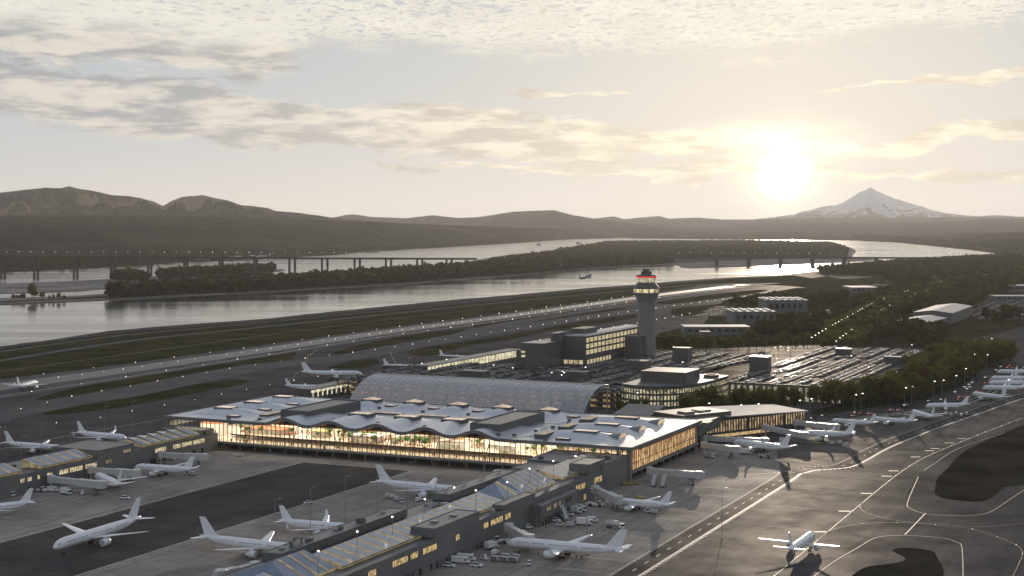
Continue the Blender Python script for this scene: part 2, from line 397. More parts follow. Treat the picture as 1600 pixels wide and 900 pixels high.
M['lit_walk'] = lit('lit_walkway', (0.40,0.34,0.20), (1.0,0.92,0.66), 0.9, 0.35)
def lampmat(name, col, s):
    m = mat(name, col, 0.5, emit=col, es=s); return m
M['lamp'] = lampmat('lamp_white', (1.0,0.96,0.84), 5.0)
M['lamp_far'] = lampmat('lamp_far', (1.0,0.93,0.75), 5.0)
M['lamp_green'] = lampmat('lamp_green', (0.75,1.0,0.80), 4.0)
M['lamp_yellow'] = lampmat('lamp_yellow', (1.0,0.85,0.40), 5.0)
M['lamp_red'] = lampmat('lamp_red', (1.0,0.04,0.03), 0.4)
M['tail_red'] = lampmat('tail_light', (1.0,0.22,0.12), 2.5)
M['head_white'] = lampmat('head_light', (1.0,0.95,0.85), 4.0)

def leafmat(name, c1, c2, tr=0.25):
    m = bpy.data.materials.new(name); m.use_nodes = True; t = NT(m.node_tree); b = t.n['Principled BSDF']
    geo = t.new('ShaderNodeNewGeometry').outputs['Position']
    oi = t.new('ShaderNodeObjectInfo').outputs['Random']
    f = t.m('ADD', t.m('ADD', t.m('MULTIPLY', t.ramp(t.noise(geo, 0.25, 3, 0.6), 0.3, 0.7), 0.35), t.m('MULTIPLY', t.ramp(t.noise(geo, 0.045, 3, 0.6), 0.4, 0.65), 0.4)), t.m('MULTIPLY', oi, 0.35))
    col = t.mix(f, c1, c2); t.l.new(col, b.inputs['Base Color']); b.inputs['Roughness'].default_value = 0.8; b.inputs['Specular IOR Level'].default_value = 0.0
    tb = t.new('ShaderNodeBsdfTranslucent'); t.l.new(t.mix(0.6, col, (0.16,0.16,0.03)), tb.inputs[0])
    mx = t.new('ShaderNodeMixShader'); mx.inputs[0].default_value = tr
    t.l.new(b.outputs[0], mx.inputs[1]); t.l.new(tb.outputs[0], mx.inputs[2]); t.l.new(mx.outputs[0], t.n['Material Output'].inputs[0])
    return m
M['leaf'] = leafmat('leaves', (0.022,0.028,0.009), (0.15,0.14,0.032), 0.45)
M['leaf_red'] = leafmat('autumn_leaves', (0.06,0.035,0.012), (0.11,0.06,0.025))
M['leaf_far'] = leafmat('far_leaves', (0.012,0.014,0.007), (0.060,0.055,0.020), 0.2)
M['leaf_in'] = mat('indoor_leaves', (0.06,0.14,0.03), 0.7, var=0.4, vscale=0.8)

def glassmat(name, refl, tint):
    m = bpy.data.materials.new(name); m.use_nodes = True; t = NT(m.node_tree)
    t.n.remove(t.n['Principled BSDF'])
    tr = t.new('ShaderNodeBsdfTransparent'); tr.inputs[0].default_value = (*tint,1)
    gl = t.new('ShaderNodeBsdfGlossy'); gl.inputs['Roughness'].default_value = 0.05
    fr = t.new('ShaderNodeFresnel'); fr.inputs[0].default_value = 1.45
    mx = t.new('ShaderNodeMixShader'); t.l.new(t.m('MULTIPLY', fr.outputs[0], refl, clamp=True), mx.inputs[0])
    t.l.new(tr.outputs[0], mx.inputs[1]); t.l.new(gl.outputs[0], mx.inputs[2]); t.l.new(mx.outputs[0], t.n['Material Output'].inputs[0])
    return m
M['glass'] = glassmat('facade_glass', 0.6, (0.93,0.92,0.88))

def water_mat():
    m = bpy.data.materials.new('river_water'); m.use_nodes = True; t = NT(m.node_tree); b = t.n['Principled BSDF']
    b.inputs['Base Color'].default_value = (0.02,0.024,0.024,1); b.inputs['Roughness'].default_value = 0.10; b.inputs['IOR'].default_value = 1.33
    geo = t.new('ShaderNodeNewGeometry').outputs['Position']
    g = t.scalev(geo, 1, 1, 1, R(-25))
    n = t.m('ADD', t.noise(t.scalev(g, 0.02, 0.05, 1), 1.0, 4, 0.6), t.m('MULTIPLY', t.noise(t.scalev(g, 0.10, 0.25, 1), 1.0, 3, 0.6), 0.25))
    bp = t.new('ShaderNodeBump'); bp.inputs['Strength'].default_value = 0.15; bp.inputs['Distance'].default_value = 1.0
    t.l.new(n, bp.inputs['Height']); t.l.new(bp.outputs[0], b.inputs['Normal'])
    rr = t.ramp(t.noise(t.scalev(g, 0.0012, 0.006, 1), 1.0, 5, 0.6), 0.35, 0.7, 0.07, 0.22); t.l.new(rr, b.inputs['Roughness'])
    return m
M['water'] = water_mat()

def hill_mat(name, c1, c2, snow=None, field=None):
    m = bpy.data.materials.new(name); m.use_nodes = True; t = NT(m.node_tree); b = t.n['Principled BSDF']
    geo = t.new('ShaderNodeNewGeometry'); pos = geo.outputs['Position']
    f = t.ramp(t.noise(pos, 0.0009, 6, 0.65), 0.42, 0.62)
    col = t.mix(f, c1, c2)
    fine = t.noise(pos, 0.02, 4, 0.7)
    col = t.mix(t.ramp(t.noise(t.scalev(pos, 1, 0.5, 1), 0.012, 5, 0.75), 0.40, 0.60, 0.0, 0.8), col, tuple(v*0.22 for v in c1))
    if field:
        ff = t.ramp(t.noise(t.scalev(pos, 0.0012, 0.0007, 0), 1.0, 3, 0.5), 0.56, 0.63); col = t.mix(t.m('MULTIPLY', ff, 0.6), col, field)
    if snow:
        sp = t.new('ShaderNodeSeparateXYZ'); t.put(sp.inputs[0], pos)
        ns = t.noise(t.scalev(pos, 1, 1, 0.5), 0.0022, 8, 0.78)
        lv = t.ramp(sp.outputs[2], snow[0], snow[1])
        fac = t.ramp(t.m('ADD', t.m('MULTIPLY', lv, 0.55), t.m('MULTIPLY', t.m('SUBTRACT', ns, 0.5), 2.2)), 0.20, 0.34)
        col = t.mix(fac, col, (0.55,0.55,0.57))
    t.l.new(col, b.inputs['Base Color']); b.inputs['Roughness'].default_value = 0.95; b.inputs['Specular IOR Level'].default_value = 0.0
    return m
M['hill'] = hill_mat('hill_woods', (0.035,0.033,0.024), (0.10,0.082,0.056), field=(0.28,0.20,0.12))
M['hill_far'] = hill_mat('far_hills', (0.025,0.025,0.022), (0.05,0.047,0.04))
M['plain'] = hill_mat('valley_woods', (0.024,0.025,0.016), (0.050,0.046,0.030), field=(0.05,0.046,0.032))
M['snowpeak'] = hill_mat('snow_peak', (0.07,0.065,0.06), (0.12,0.11,0.10), snow=(120, 640))

# ================================================================== SETTING
# ---- water and land
WZ = -3.0
wb = MB(); wb.add([(-60000,-3000,WZ),(60000,-3000,WZ),(60000,60000,WZ),(-60000,60000,WZ)], [(0,1,2,3)])
struct('river', wb, M['water'])

bank_px = [(-500,588),(-100,551),(0,541),(100,527.5),(200,514),(400,499),(475,491),(600,479),(700,469),(800,461),(925,449.5),(990,445),(1100,436),(1200,430),(1277,424),(1340,418),(1400,412),(1480,406),(1560,401),(1577,396.5),(1512,387.5),(1450,379.5),(1400,376.5),(1325,373.7),(1100,371.5),(950,371)]
bank = px(bank_px[:20], 0)
bank2 = smoothline(bank, 5)
rng = random.Random(3)
bank2 = [(a+rng.uniform(-4,4), b+rng.uniform(-4,4)) for a, b in bank2]
far = [P(1577,396.5), P(1512,387.5), P(1450,379.5), P(1400,376.5), P(1325,373.7), P(1100,371.5), P(900,371)]
horizon = [O2L(-9000,55000), O2L(60000,55000), O2L(60000,500), O2L(900,-400), O2L(-3000,-400)]
mb = MB()
land = bank2 + far + horizon
mb.prism(land, -6, 0.0)
struct('ground', mb, M['asphalt'])
def land_piece(name, poly, z, m, label=None):
    b = MB(); b.prism(poly, -6, z); return struct(name, b, m, label=label)
north = px([(-400,432),(-100,428),(0,425),(100,420.5),(175,417),(245,412),(400,404.5),(525,397.5),(575,392.5),(700,386),(800,380),(897,373.5),(955,372.3),(1000,371)], -2)
land_piece('north_shore', smoothline(north,4)+[O2L(-8000,54000), O2L(-40000,54000), O2L(-40000,3500)], -1.2, M['plain'])
isl = px([(-140,480),(0,475.5),(137,469.5),(170,468),(400,457),(520,450),(650,442.5),(800,431),(925,419.5),(1050,413.5),(1077,418.5),(1200,414.4),(1275,411.4),(1350,407.4),(1366,405.3),(1342,403),(1331,400),(1336,390),(1308,381),(1290,377),(1200,376.4),(1050,376.4),(950,377.4),(875,391),(800,397.5),(735,408),(680,418),(600,425),(500,434),(400,443),(165,459),(100,463),(0,466),(-140,470)], -2)
land_piece('river_island', smoothline(isl,3), -1.6, M['sand'])
isl_in = px([(-100,477),(150,467),(420,454),(650,440),(800,429),(925,418),(1050,411.5),(1200,405.5),(1325,401),(1326,390),(1300,381.5),(1200,378),(1050,378),(955,379),(875,393),(790,402),(700,414),(600,427),(500,436),(400,445),(165,462)], -2)
b = MB(); b.sheet(isl_in, -1.3); struct('island_meadow', b, M['soil'])
bar = px([(-140,449),(65,441),(165,436.5),(300,428),(428,420.5),(434,424),(300,434),(165,450.5),(80,456),(0,458),(-140,463)], -2)
land_piece('sand_bar', smoothline(bar,3), -1.8, M['sand'])

# valley floor far behind the river, greener than the airfield
b = MB(); b.sheet(px([(1277,425.5),(1400,414),(1565,402),(1578,397),(1512,389),(1400,378),(1325,375),(1000,372.5)],0)+[O2L(-5000,54000),O2L(59000,54000),O2L(59000,3000),P(1600,425)]+px([(1500,425),(1350,432)],0), 0.011); struct('valley_ground', b, M['plain'])

# ---- airfield lawns
ZC = [0]
def sheetpx(name, pts, z, m, n=4, kind='structure', sm=True):
    z += ZC[0]*0.006; ZC[0] += 1
    b = MB(); poly = px(pts)
    if sm: poly = smoothline(poly+[poly[0]], n)[:-1]
    b.sheet(poly, z); o = obj(name, b, m); o['kind'] = kind; return o
sheetpx('airfield_lawn', [(-80,556),(0,545.5),(200,518),(400,503),(600,483),(800,465),(990,448),(1145,435),(1240,430),(1300,440),(1180,443),(1145,442.5),(1100,444.5),(1032,456),(990,464),(800,487.5),(600,513),(400,541),(150,575),(-80,603)], 0.02, M['grass'], 3, sm=False)
for g in ([(55,624),(100,610),(150,600),(250,582),(400,560),(437,553),(462,550),(455,560),(437,569),(385,578),(250,595),(120,620),(80,625)],
          [(57,644),(120,632),(200,622),(300,602),(372,593),(386,598),(325,611),(225,630),(125,645),(80,648)],
          [(517,552),(550,542),(625,526),(707,515),(730,514),(707,522),(625,539),(575,550),(535,554)],
          [(512,574),(550,564),(585,561),(592,566),(575,574),(540,576)],
          [(637,552),(650,545),(725,534),(800,522),(860,512),(870,514),(800,530),(735,540),(700,549),(662,557)],
          [(740,508),(834,494),(910,484),(976,482),(990,486),(929,491),(834,508),(778,514),(745,514)],
          [(840,515),(910,502),(997,491),(1000,495),(920,509),(863,517)],
          [(1030,466),(1100,459),(1170,453),(1200,454),(1150,463),(1060,474),(1030,474)],
          [(1050,482),(1150,472),(1230,460),(1280,452),(1300,450),(1290,470),(1160,485),(1060,494)],
          [(1180,446),(1240,440),(1290,432),(1330,436),(1400,428),(1340,452),(1260,449)]):
    sheetpx('airfield_lawn', g, 0.02, M['grass'])
r_ = lambda a: [(1200+x/4, 675+y/4) for x, y in a]
sheetpx('taxiway_infield', r_([(1040,380),(1060,290),(1120,230),(1250,110),(1600,-40),(2000,-160),(2000,230),(1600,330),(1480,345),(1400,410),(1300,435),(1100,415)]), 0.02, M['grass_dark'], 5)
sheetpx('taxiway_infield', r_([(490,930),(600,850),(760,825),(850,805),(850,780),(780,740),(860,725),(1000,740),(1050,770),(1060,930)]), 0.02, M['grass_dark'], 5)
# dim verge and woods floor to the east
sheetpx('woodland_ground', [(1020,548),(1300,538),(1440,545),(1460,560),(1430,600),(1260,645),(1280,650),(1440,625),(1500,605),(1560,560),(1600,525),(1600,440),(1300,440),(1130,470),(1100,505),(1030,520)], 0.02, M['grass'], sm=False)

# ---- runway and taxiways
rw_top = [(-80,603),(0,592.5),(150,575),(400,541.5),(600,513.5),(800,487.7),(1032,456.5),(1145,442.5)]
rw_bot = [(-80,640),(0,624),(150,600),(400,560),(600,528),(800,501),(1032,466),(1180,449)]
b = MB(); b.sheet(px(rw_top)+px(rw_bot)[::-1], 0.03); struct('runway', b, M['runway'])
mid = [((a[0]+c[0])/2, a[1]*0.6+c[1]*0.4) for a, c in zip(rw_top, rw_bot)]
b = MB(); b.ribbon(pxs(mid), 34, 0.05); struct('runway_rubber', b, M['rubber'])
lines = MB()
for tt in (0.22, 0.86): lines.ribbon(pxs([((a[0]+c[0])/2, a[1]*(1-tt)+c[1]*tt) for a, c in zip(rw_top, rw_bot)]), 2.2, 0.08)
tx = MB()
TAX = [([(-60,662),(50,638),(200,612),(400,574),(550,557),(640,540),(800,513),(1000,484),(1180,462),(1235,449)], 46),
       ([(1235,449),(1180,452),(1100,460),(1010,472),(800,505),(707,528)], 30)]
for i_, (pts, w) in enumerate(TAX): tx.ribbon(pxs(pts), w, 0.08+0.03*i_)
tx.ribbon(pxs([(1140,447),(1200,446.5),(1240,450)]), 60, 0.14)
struct('taxiway', tx, M['runway'])
pr = MB()
for pts, w in (([(-60,573),(200,533),(400,512),(800,471),(1000,452.5),(1100,444)], 14), ([(-60,558),(0,549.5),(200,523),(400,505),(800,466)], 10), ([(-60,588),(100,567),(400,526),(640,495),(800,480)], 5)):
    pr.ribbon(pxs(pts), w, 0.045)
struct('perimeter_road', pr, M['runway'])

# ---- aprons, lanes and service road (airport grid: u to the right, v away)
b = MB(); b.sheet([(38,-500),(112,-500),(112,-16),(268,-16),(268,20),(-10,20),(-10,-10),(38,-10)], 0.03); b.sheet([(183,-500),(268,-500),(268,-16.1),(183,-16.1)], 0.03)
b.sheet([(302,-520),(372,-520),(372,60),(345,150),(302,150)], 0.03)
struct('apron', b, M['concrete'])
b = MB(); b.sheet([(112,-500),(183,-500),(183,-16.2),(112,-16.2)], 0.035); struct('taxi_lane', b, M['asphalt_dark'])
b = MB(); b.sheet([(-130,-420),(6,-420),(6,130),(-70,130)], 0.028); struct('west_apron', b, M['asphalt'])
road_line = smoothline([(376.5,-520),(376.5,-250),(376.5,-100),(376.5,40),(375,66)],4) + pxs([(1243,738),(1262,733),(1290,731),(1317,728),(1340,718),(1377,698),(1442,672),(1505,650),(1600,618),(1700,590)], 0, 5)
# brown concrete of the taxi area right of the road
edge_r = r_([(-420,930),(420,780),(640,640),(850,480),(870,380),(960,245),(1050,180),(1200,95),(1480,-10),(1700,-80)])
b = MB(); b.sheet([(380.5,-520)]+[(380.5,60)]+px([(1262,737),(1330,730),(1380,704),(1450,678),(1505,655),(1600,624),(1700,600)])+px(edge_r)[::-1]+[(560,-520)], 0.026)
struct('taxiway_concrete', b, M['concrete_brown'])
b = MB(); b.sheet([(345,151),(372,61),(377,66)]+px([(1240,725),(1310,720),(1380,692),(1440,668),(1505,645),(1600,615),(1700,590),(1700,560),(1600,572),(1560,580),(1500,620),(1440,636),(1330,652),(1250,668)]), 0.024); struct('east_apron', b, M['concrete_brown'])
b = MB(); b.ribbon(road_line, 9, 0.045); struct('service_road', b, M['asphalt_dark'])
# road edge lines: the solid outer one, the ladder inner one, the dashes
for off, w in ((-5.1, 1.1),): lines.ribbon(road_line, w, 0.08, off=off)
zig = MB()
for u, v, h in walk(road_line, 3.0):
    if v > 1500: break
    for off, l in ((-6.2, 1.3), (5.6, 1.0)):
        cx, cy = u-math.sin(h)*off, v+math.cos(h)*off
        zig.ribbon([(cx-math.cos(h)*l/2, cy-math.sin(h)*l/2), (cx+math.cos(h)*l/2, cy+math.sin(h)*l/2)], 0.9, 0.085)
for u, v, h in walk(road_line, 14.0):
    zig.ribbon([(u-math.cos(h)*2.2, v-math.sin(h)*2.2), (u+math.cos(h)*2.2, v+math.sin(h)*2.2)], 0.35, 0.085)
struct('road_markings', zig, M['white_line'])
for ux in (112, 109.5, 183, 186.5): lines.ribbon([(ux,-500),(ux,-17)], 0.5 if ux in (109.5,186.5) else 1.4, 0.08)
lines.ribbon([(60,-16),(268,-16)], 1.2, 0.08)
lines.ribbon(px([(-60,716),(0,702),(120,678),(255,655)]), 0.9, 0.08)
struct('pavement_markings', lines, M['pale_line'])
yl = MB()
center = r_([(-120,1010),(40,900),(390,610),(570,460),(715,340),(860,230),(1000,150),(1200,65),(1350,5),(1600,-90),(1900,-190)])
yl.ribbon(pxs(center), 0.6, 0.09)
for g, w in ((r_([(300,690),(400,612),(600,573),(780,567),(1000,572),(1250,590),(1400,590),(1700,560)]), 0.5), (r_([(590,440),(575,470),(600,498),(660,520),(800,553),(1000,578),(1250,603),(1400,645),(1530,695),(1590,750),(1560,840),(1500,960)]), 0.5),
             (r_([(1480,5),(1200,100),(1050,190),(970,245)]), 0.7), (r_([(940,280),(900,370),(870,450),(890,480),(980,512),(1100,522),(1300,520),(1400,495),(1500,430),(1620,350)]), 0.9),
             (r_([(240,940),(400,820),(560,725),(680,660),(850,648),(1080,662),(1180,690),(1212,725),(1220,930)]), 0.9),
             (r_([(0,590),(320,625)]), 0.4), (r_([(0,460),(480,496)]), 0.4), (r_([(80,345),(615,385)]), 0.4), (r_([(20,150),(370,215)]), 0.5), (r_([(100,205),(450,222)]), 0.4)):
    yl.ribbon(pxs(g), w*0.55, 0.09)
for x, y in ((325,625),(480,496),(615,385),(742,277),(785,244),(922,157),(1010,118),(1045,104),(1133,69),(1212,41)):
    u, v = P(1200+x/4, 675+y/4); yl.ribbon([(u-2.6,v-1),(u+2.6,v+1)], 3.0, 0.092)
struct('taxiway_markings', yl, M['yellow_line'])
b = MB(); b.sheet(px(r_([(835,643),(965,503),(1010,512),(895,645)])), 0.06); struct('holding_marking', b, M['asphalt_dark'])
b = MB(); b.ribbon(px(r_([(855,643),(985,508)])), 0.6, 0.09); struct('holding_line', b, M['white_line'])
# faint stand lines on the aprons
sl = MB()
for g in ([(110,779),(135,790),(170,796),(170,803),(155,808)], [(300,846),(345,833)], [(603,785),(625,800)], [(980,700),(1010,716),(1075,716)], [(970,660+70),(1130,742),(1237,737)]):
    sl.ribbon(pxs(g), 0.5, 0.07)
for v in range(-240, 40, 22): sl.ribbon([(306,v),(366,v+3)], 0.35, 0.07)
struct('stand_markings', sl, M['pale_line'])
# ---- public road in the east, with kerb rails
hw = pxs([(1230,662),(1330,648),(1440,634),(1500,618),(1545,592),(1590,560),(1640,528)], 0, 5)
b = MB(); b.ribbon(hw, 30, 0.05); struct('highway', b, M['asphalt'])
b = MB(); b.ribbon(hw, 1.4, 0.9, off=-16.5); b.ribbon(hw, 1.2, 0.9, off=-21.0)
for pts in (hw,):
    n = len(pts)
    for off in (-15.8, -21.6):
        base = []
        for i, p in enumerate(pts):
            a = pts[max(0,i-1)]; q = pts[min(n-1,i+1)]; l = math.hypot(q[0]-a[0], q[1]-a[1]); nx, ny = -(q[1]-a[1])/l, (q[0]-a[0])/l
            base.append((p[0]+nx*off, p[1]+ny*off))
        b.add([(x,y,0) for x, y in base]+[(x,y,0.9) for x, y in base], [(i,i+1,n+i+1,n+i) for i in range(n-1)])
o = obj('road_barrier', b, M['rail']); tag(o, 'long pale concrete barrier between the highway and the east apron', 'barrier')
way = pxs([(1290,548),(1330,520),(1400,478),(1490,448),(1560,432),(1620,420)], 0, 5)
b = MB(); b.ribbon(way, 26, 0.05); struct('parkway', b, M['asphalt'])
for pts, w in (([(1480,560),(1520,540),(1600,500)],16), ([(1455,640-40),(1500,560),(1520,520),(1500,470)],12), ([(1180,505),(1260,500),(1300,490),(1330,470)],20)):
    b = MB(); b.ribbon(pxs(pts), w, 0.048); struct('road', b, M['asphalt'])
for k, g in enumerate(([(1330,447),(1480,437),(1500,442),(1360,455)], [(1480,480),(1600,462),(1600,500),(1530,500)], [(1250,492),(1330,478),(1300,500),(1240,515)], [(1520,530),(1600,510),(1600,535),(1540,545)], [(1120,478),(1200,486),(1150,492),(1080,496)])):
    sheetpx('car_park', g, 0.06, M['deck'], sm=False)
# dark service yard between the drum building and the terminal
b = MB(); b.sheet([(-60,122),(345,152),(345,280),(-60,280)], 0.022); struct('forecourt', b, M['asphalt'])

# ---- hills and mountains
def ridge(name, sil, D, d0, m, rough=0.35, back=0.25, step=3.0, foot=0.0, seed=0, nd=30, power=1.25, freq=1.0):
    xs = []; x = sil[0][0]
    while x <= sil[-1][0]: xs.append(x); x += step
    def sy(x):
        for (a, ya), (b, yb) in zip(sil, sil[1:]):
            if a <= x <= b:
                t = (x-a)/(b-a); return ya+(yb-ya)*t
        return sil[-1][1]
    mb = MB(); rows = []
    for i in range(nd+1): rows.append((i/nd, 0))
    for i in range(1, 7): rows.append((1-i/6.0, 0))
    def lerp(q, x):
        if not isinstance(q, (list, tuple)): return q
        if x <= q[0][0]: return q[0][1]
        for (a, va), (b, vb) in zip(q, q[1:]):
            if a <= x <= b: return va+(vb-va)*(x-a)/(b-a)
        return q[-1][1]
    D_, d0_ = D, d0
    for ri, (t, _) in enumerate(rows):
        for x in xs:
            D, d0 = lerp(D_, x), lerp(d0_, x); Y = d0+(D-d0)*t if ri <= nd else D+(D-d0)*back*(ri-nd)
            X = (x-800)/F*Y
            hr = HC+(Y0-(sy(x)+(1.3*noise.noise((x*0.11,7.7,seed)) if name == 'mountain' else 0)+0.35*noise.noise((x*0.09, seed, 3))))/F*D
            p = (X/(D*0.045)*freq, Y/(D*0.11)*freq, seed)
            nz = 0.0; amp = 1.0
            for o in range(5):
                nz += amp*(1-2*abs(noise.noise((p[0]*2**o, p[1]*2**o, p[2]+o*7)))); amp *= 0.5
            nz = nz/1.9-0.35
            bell = math.sin(math.pi*min(1, t))
            h = foot*(1-t) + hr*(max(t, 0)**power) + nz*rough*hr*bell
            if t >= 1: h = hr
            mb.v.append((*O2L(X, Y), min(h, HC+(hr-HC)*Y/D) if Y <= D else h))
    n = len(xs)
    for i in range(len(rows)-1):
        for j in range(n-1): mb.f.append([i*n+j, i*n+j+1, (i+1)*n+j+1, (i+1)*n+j]); mb.mi.append(0)
    return struct(name, mb, m, smooth=True)
left = [(-300,330),(-120,312),(0,301),(35,297),(70,293.3),(95,294.2),(108,290.8),(120,294.2),(150,299),(175,305),(200,306.3),(222,310),(240,315),(255,321.8),(268,314),(285,307.5),(300,306.3),(317,304.6),(332,308.7),(355,313),(377,320.5),(400,322.5),(418,325),(432,329.8),(462,332),(492,336),(520,340),(560,344),(640,350),(760,357),(900,366)]
ridge('hills', left, 15000, [(-300,8500),(500,8500),(700,11000),(900,13500)], M['hill'], rough=0.75, freq=1.7, seed=1, nd=44, power=1.1)
fore = [(-300,334),(0,337),(150,336),(300,338),(420,341),(560,346),(700,352),(860,357),(1000,361),(1200,365),(1400,366),(1700,362)]
ridge('foothills', fore, [(0,8500),(600,10500),(800,13000),(1000,17500),(1200,18000),(1450,15500),(1575,11500),(1700,9500)], [(0,4500),(400,6100),(700,9300),(800,11000),(955,14900),(1325,13900),(1450,11400),(1512,9100),(1575,7600),(1700,6800)], M['plain'], rough=0.25, foot=-1.5, seed=2, power=0.9, back=0.5)
mid_ = [(440,346),(520,340),(540,336),(550,334.8),(565,336.5),(580,339),(610,340),(635,341),(660,338),(677,336.3),(700,339),(717,340.6),(747,339.3),(775,335),(800,331),(830,329.3),(865,328.3),(895,336),(925,341),(960,346),(1060,355),(1200,362)]
ridge('hills', mid_, 21000, 15600, M['hill_far'], rough=0.5, freq=1.6, seed=3, power=1.0)
farr = [(860,345),(925,342),(945,339.3),(960,338),(975,342.6),(1000,340),(1030,337.5),(1045,341.5),(1090,340),(1130,343),(1170,343),(1230,341),(1700,338)]
ridge('hills', farr, 27000, 18000, M['hill_far'], rough=0.25, seed=5)
hood = [(1100,352),(1170,343.5),(1200,340),(1237,336),(1265,328),(1292,322),(1307,321),(1320,314.5),(1332,307.5),(1338,303),(1345,299),(1352,296.5),(1359.5,292.6),(1367,297),(1375,301),(1390,306.5),(1407,313),(1430,319),(1450,326),(1475,332.5),(1500,335.5),(1525,338),(1557,336),(1600,339),(1700,340),(1900,345)]
ridge('mountain', hood, 36000, 27500, M['snowpeak'], rough=0.5, seed=8, step=2.0, nd=50, freq=1.6, power=1.3)
midr = [(1150,352),(1250,350),(1400,348),(1500,345),(1560,341),(1600,342),(1750,340)]
ridge('hills', midr, 22000, [(1150,15500),(1400,15000),(1600,12500)], M['hill_far'], rough=0.3, seed=9)

def town(polys, n, label, seed):
    rg = random.Random(seed); b = MB()
    for _ in range(n):
        poly = rg.choice(polys); x = rg.uniform(poly[0], poly[1]); y = rg.uniform(poly[2](x), poly[3](x)); u, v = P(x, y, 0)
        w, d, h_ = rg.uniform(10,34), rg.uniform(8,18), rg.uniform(4,9); a = rg.uniform(0,3.14); ca, sa = math.cos(a), math.sin(a)
        c = [(u+p*ca*w/2-q*sa*d/2, v+p*sa*w/2+q*ca*d/2) for p, q in ((-1,-1),(1,-1),(1,1),(-1,1))]; b.prism(c, -2, h_, rg.randrange(2))
        e = [((c[0][0]+c[3][0])/2, (c[0][1]+c[3][1])/2, h_+3.5), ((c[1][0]+c[2][0])/2, (c[1][1]+c[2][1])/2, h_+3.5)]
        b.add([(*c[0],h_),(*c[1],h_),(*c[2],h_),(*c[3],h_),e[0],e[1]], [(0,1,5,4),(2,3,4,5),(1,2,5),(3,0,4)], 2)
    o = obj('distant_houses', b, [M['ware_wall'], M['concrete_wall'], M['metal_roof']]); o['kind'] = 'stuff'; o['label'] = label
town([(-40,420,lambda x: 398-x*.01,lambda x: 416-x*.03)], 150, 'scattered houses among the woods on the far north shore', 3)
town([(820,1310,lambda x: 379.5,lambda x: 396)], 60, 'scattered houses among the trees on the back of the island', 4)
# ---- evening haze
def haze():
    b = MB(); b.box(-42000, -2500, -8, 62000, 62000, 1150)
    m = bpy.data.materials.new('haze_air'); m.use_nodes = True; t = NT(m.node_tree); t.n.remove(t.n['Principled BSDF'])
    v = t.new('ShaderNodeVolumePrincipled'); v.inputs['Color'].default_value = (0.90,0.90,0.90,1); v.inputs['Density'].default_value = HAZE
    v.inputs['Anisotropy'].default_value = 0.4
    t.l.new(v.outputs[0], t.n['Material Output'].inputs['Volume'])
    o = obj('haze', b, m); o['kind'] = 'stuff'; o['label'] = 'thin warm evening haze over the valley'
HAZE = 1.7e-5
haze()

# ================================================================== TERMINAL
TL, TW = 307.0, 121.0
def sm(a, b, x):
    t = max(0.0, min(1.0, (x-a)/(b-a))); return t*t*(3-2*t)
def pillow(u, v, cu, cv, ru, rv, h):
    a, b = abs(u-cu)/ru, abs(v-cv)/rv
    if a >= 1 or b >= 1: return 0.0
    return h*(1-a*a)**0.9*max(0, 1-b)**0.8*1.0
def roof_h(u, v):
    z = 18.5
    if 66 <= u <= 236:
        e = sm(66, 80, u)*(1-sm(222, 236, u))
        k = (u-88.0)/31.6; w = 0.5+0.5*math.cos(2*math.pi*k)
        w = w**1.15
        f = 1-sm(38, 58, v)
        z += e*3.6*w*f
        f2 = math.exp(-((v-100)/13.5)**4)*sm(121, 113, v) if v > 60 else 0
        z += e*3.2*w*f2*(1.0 if v > 60 else 0)
    for cv in (30, 62, 95): z += pillow(u, v, 27, cv, 24, 15.5, 3.4)
    for cv in (28, 60, 92): z += pillow(u, v, 266, cv, 31, 14.5, 3.4)
    # thin raised rim along the edge
    d = min(u, TL-u, v, TW-v)
    return z
term = thing('airport_terminal', 'vast terminal with a rippling silver roof over a glowing glass hall', 'terminal', (0,0,0))
nu, nv = 192, 76
rb = MB()
for j in range(nv+1):
    for i in range(nu+1):
        u, v = TL*i/nu, TW*j/nv; rb.v.append((u, v, roof_h(u, v)))
for j in range(nv):
    for i in range(nu):
        a = j*(nu+1)+i; rb.f.append([a, a+1, a+nu+2, a+nu+1]); rb.mi.append(0)
obj('roof', rb, M['roof_metal'], term, smooth=True)
# soffit and fascia
sb = MB()
for j in (0, 1):
    for i in range(nu+1):
        u = TL*i/nu; v = 0 if j == 0 else 14; sb.v.append((u, v, roof_h(u, 0)-1.55))
for i in range(nu): sb.f.append([i, nu+1+i, nu+2+i, i+1]); sb.mi.append(0)
sb.box(0.5, 14.1, 15.6, TL-0.5, TW-0.5, 16.6)
obj('timber_soffit', sb, M['wood'], term)
fb = MB()
per = [(TL*i/nu, 0) for i in range(nu+1)]+[(TL, TW*i/40) for i in range(1, 41)]+[(TL*(1-i/96), TW) for i in range(1, 97)]+[(0, TW*(1-i/40)) for i in range(1, 41)]
n = len(per)
for k, (du, z0, z1) in enumerate(((0.0, -1.6, 0.0), (0.0, 0.0, 0.25))):
    for u, v in per: fb.v.append((u+(0.25 if u >= TL else -0.25 if u <= 0 else 0), v+(0.25 if v >= TW else -0.25 if v <= 0 else 0), roof_h(u, v)+z0))
    for u, v in per: fb.v.append((u+(0.25 if u >= TL else -0.25 if u <= 0 else 0), v+(0.25 if v >= TW else -0.25 if v <= 0 else 0), roof_h(u, v)+z1))
    o_ = len(fb.v)-2*n
    for i in range(n-1): fb.f.append([o_+i, o_+i+1, o_+n+i+1, o_+n+i]); fb.mi.append(0)
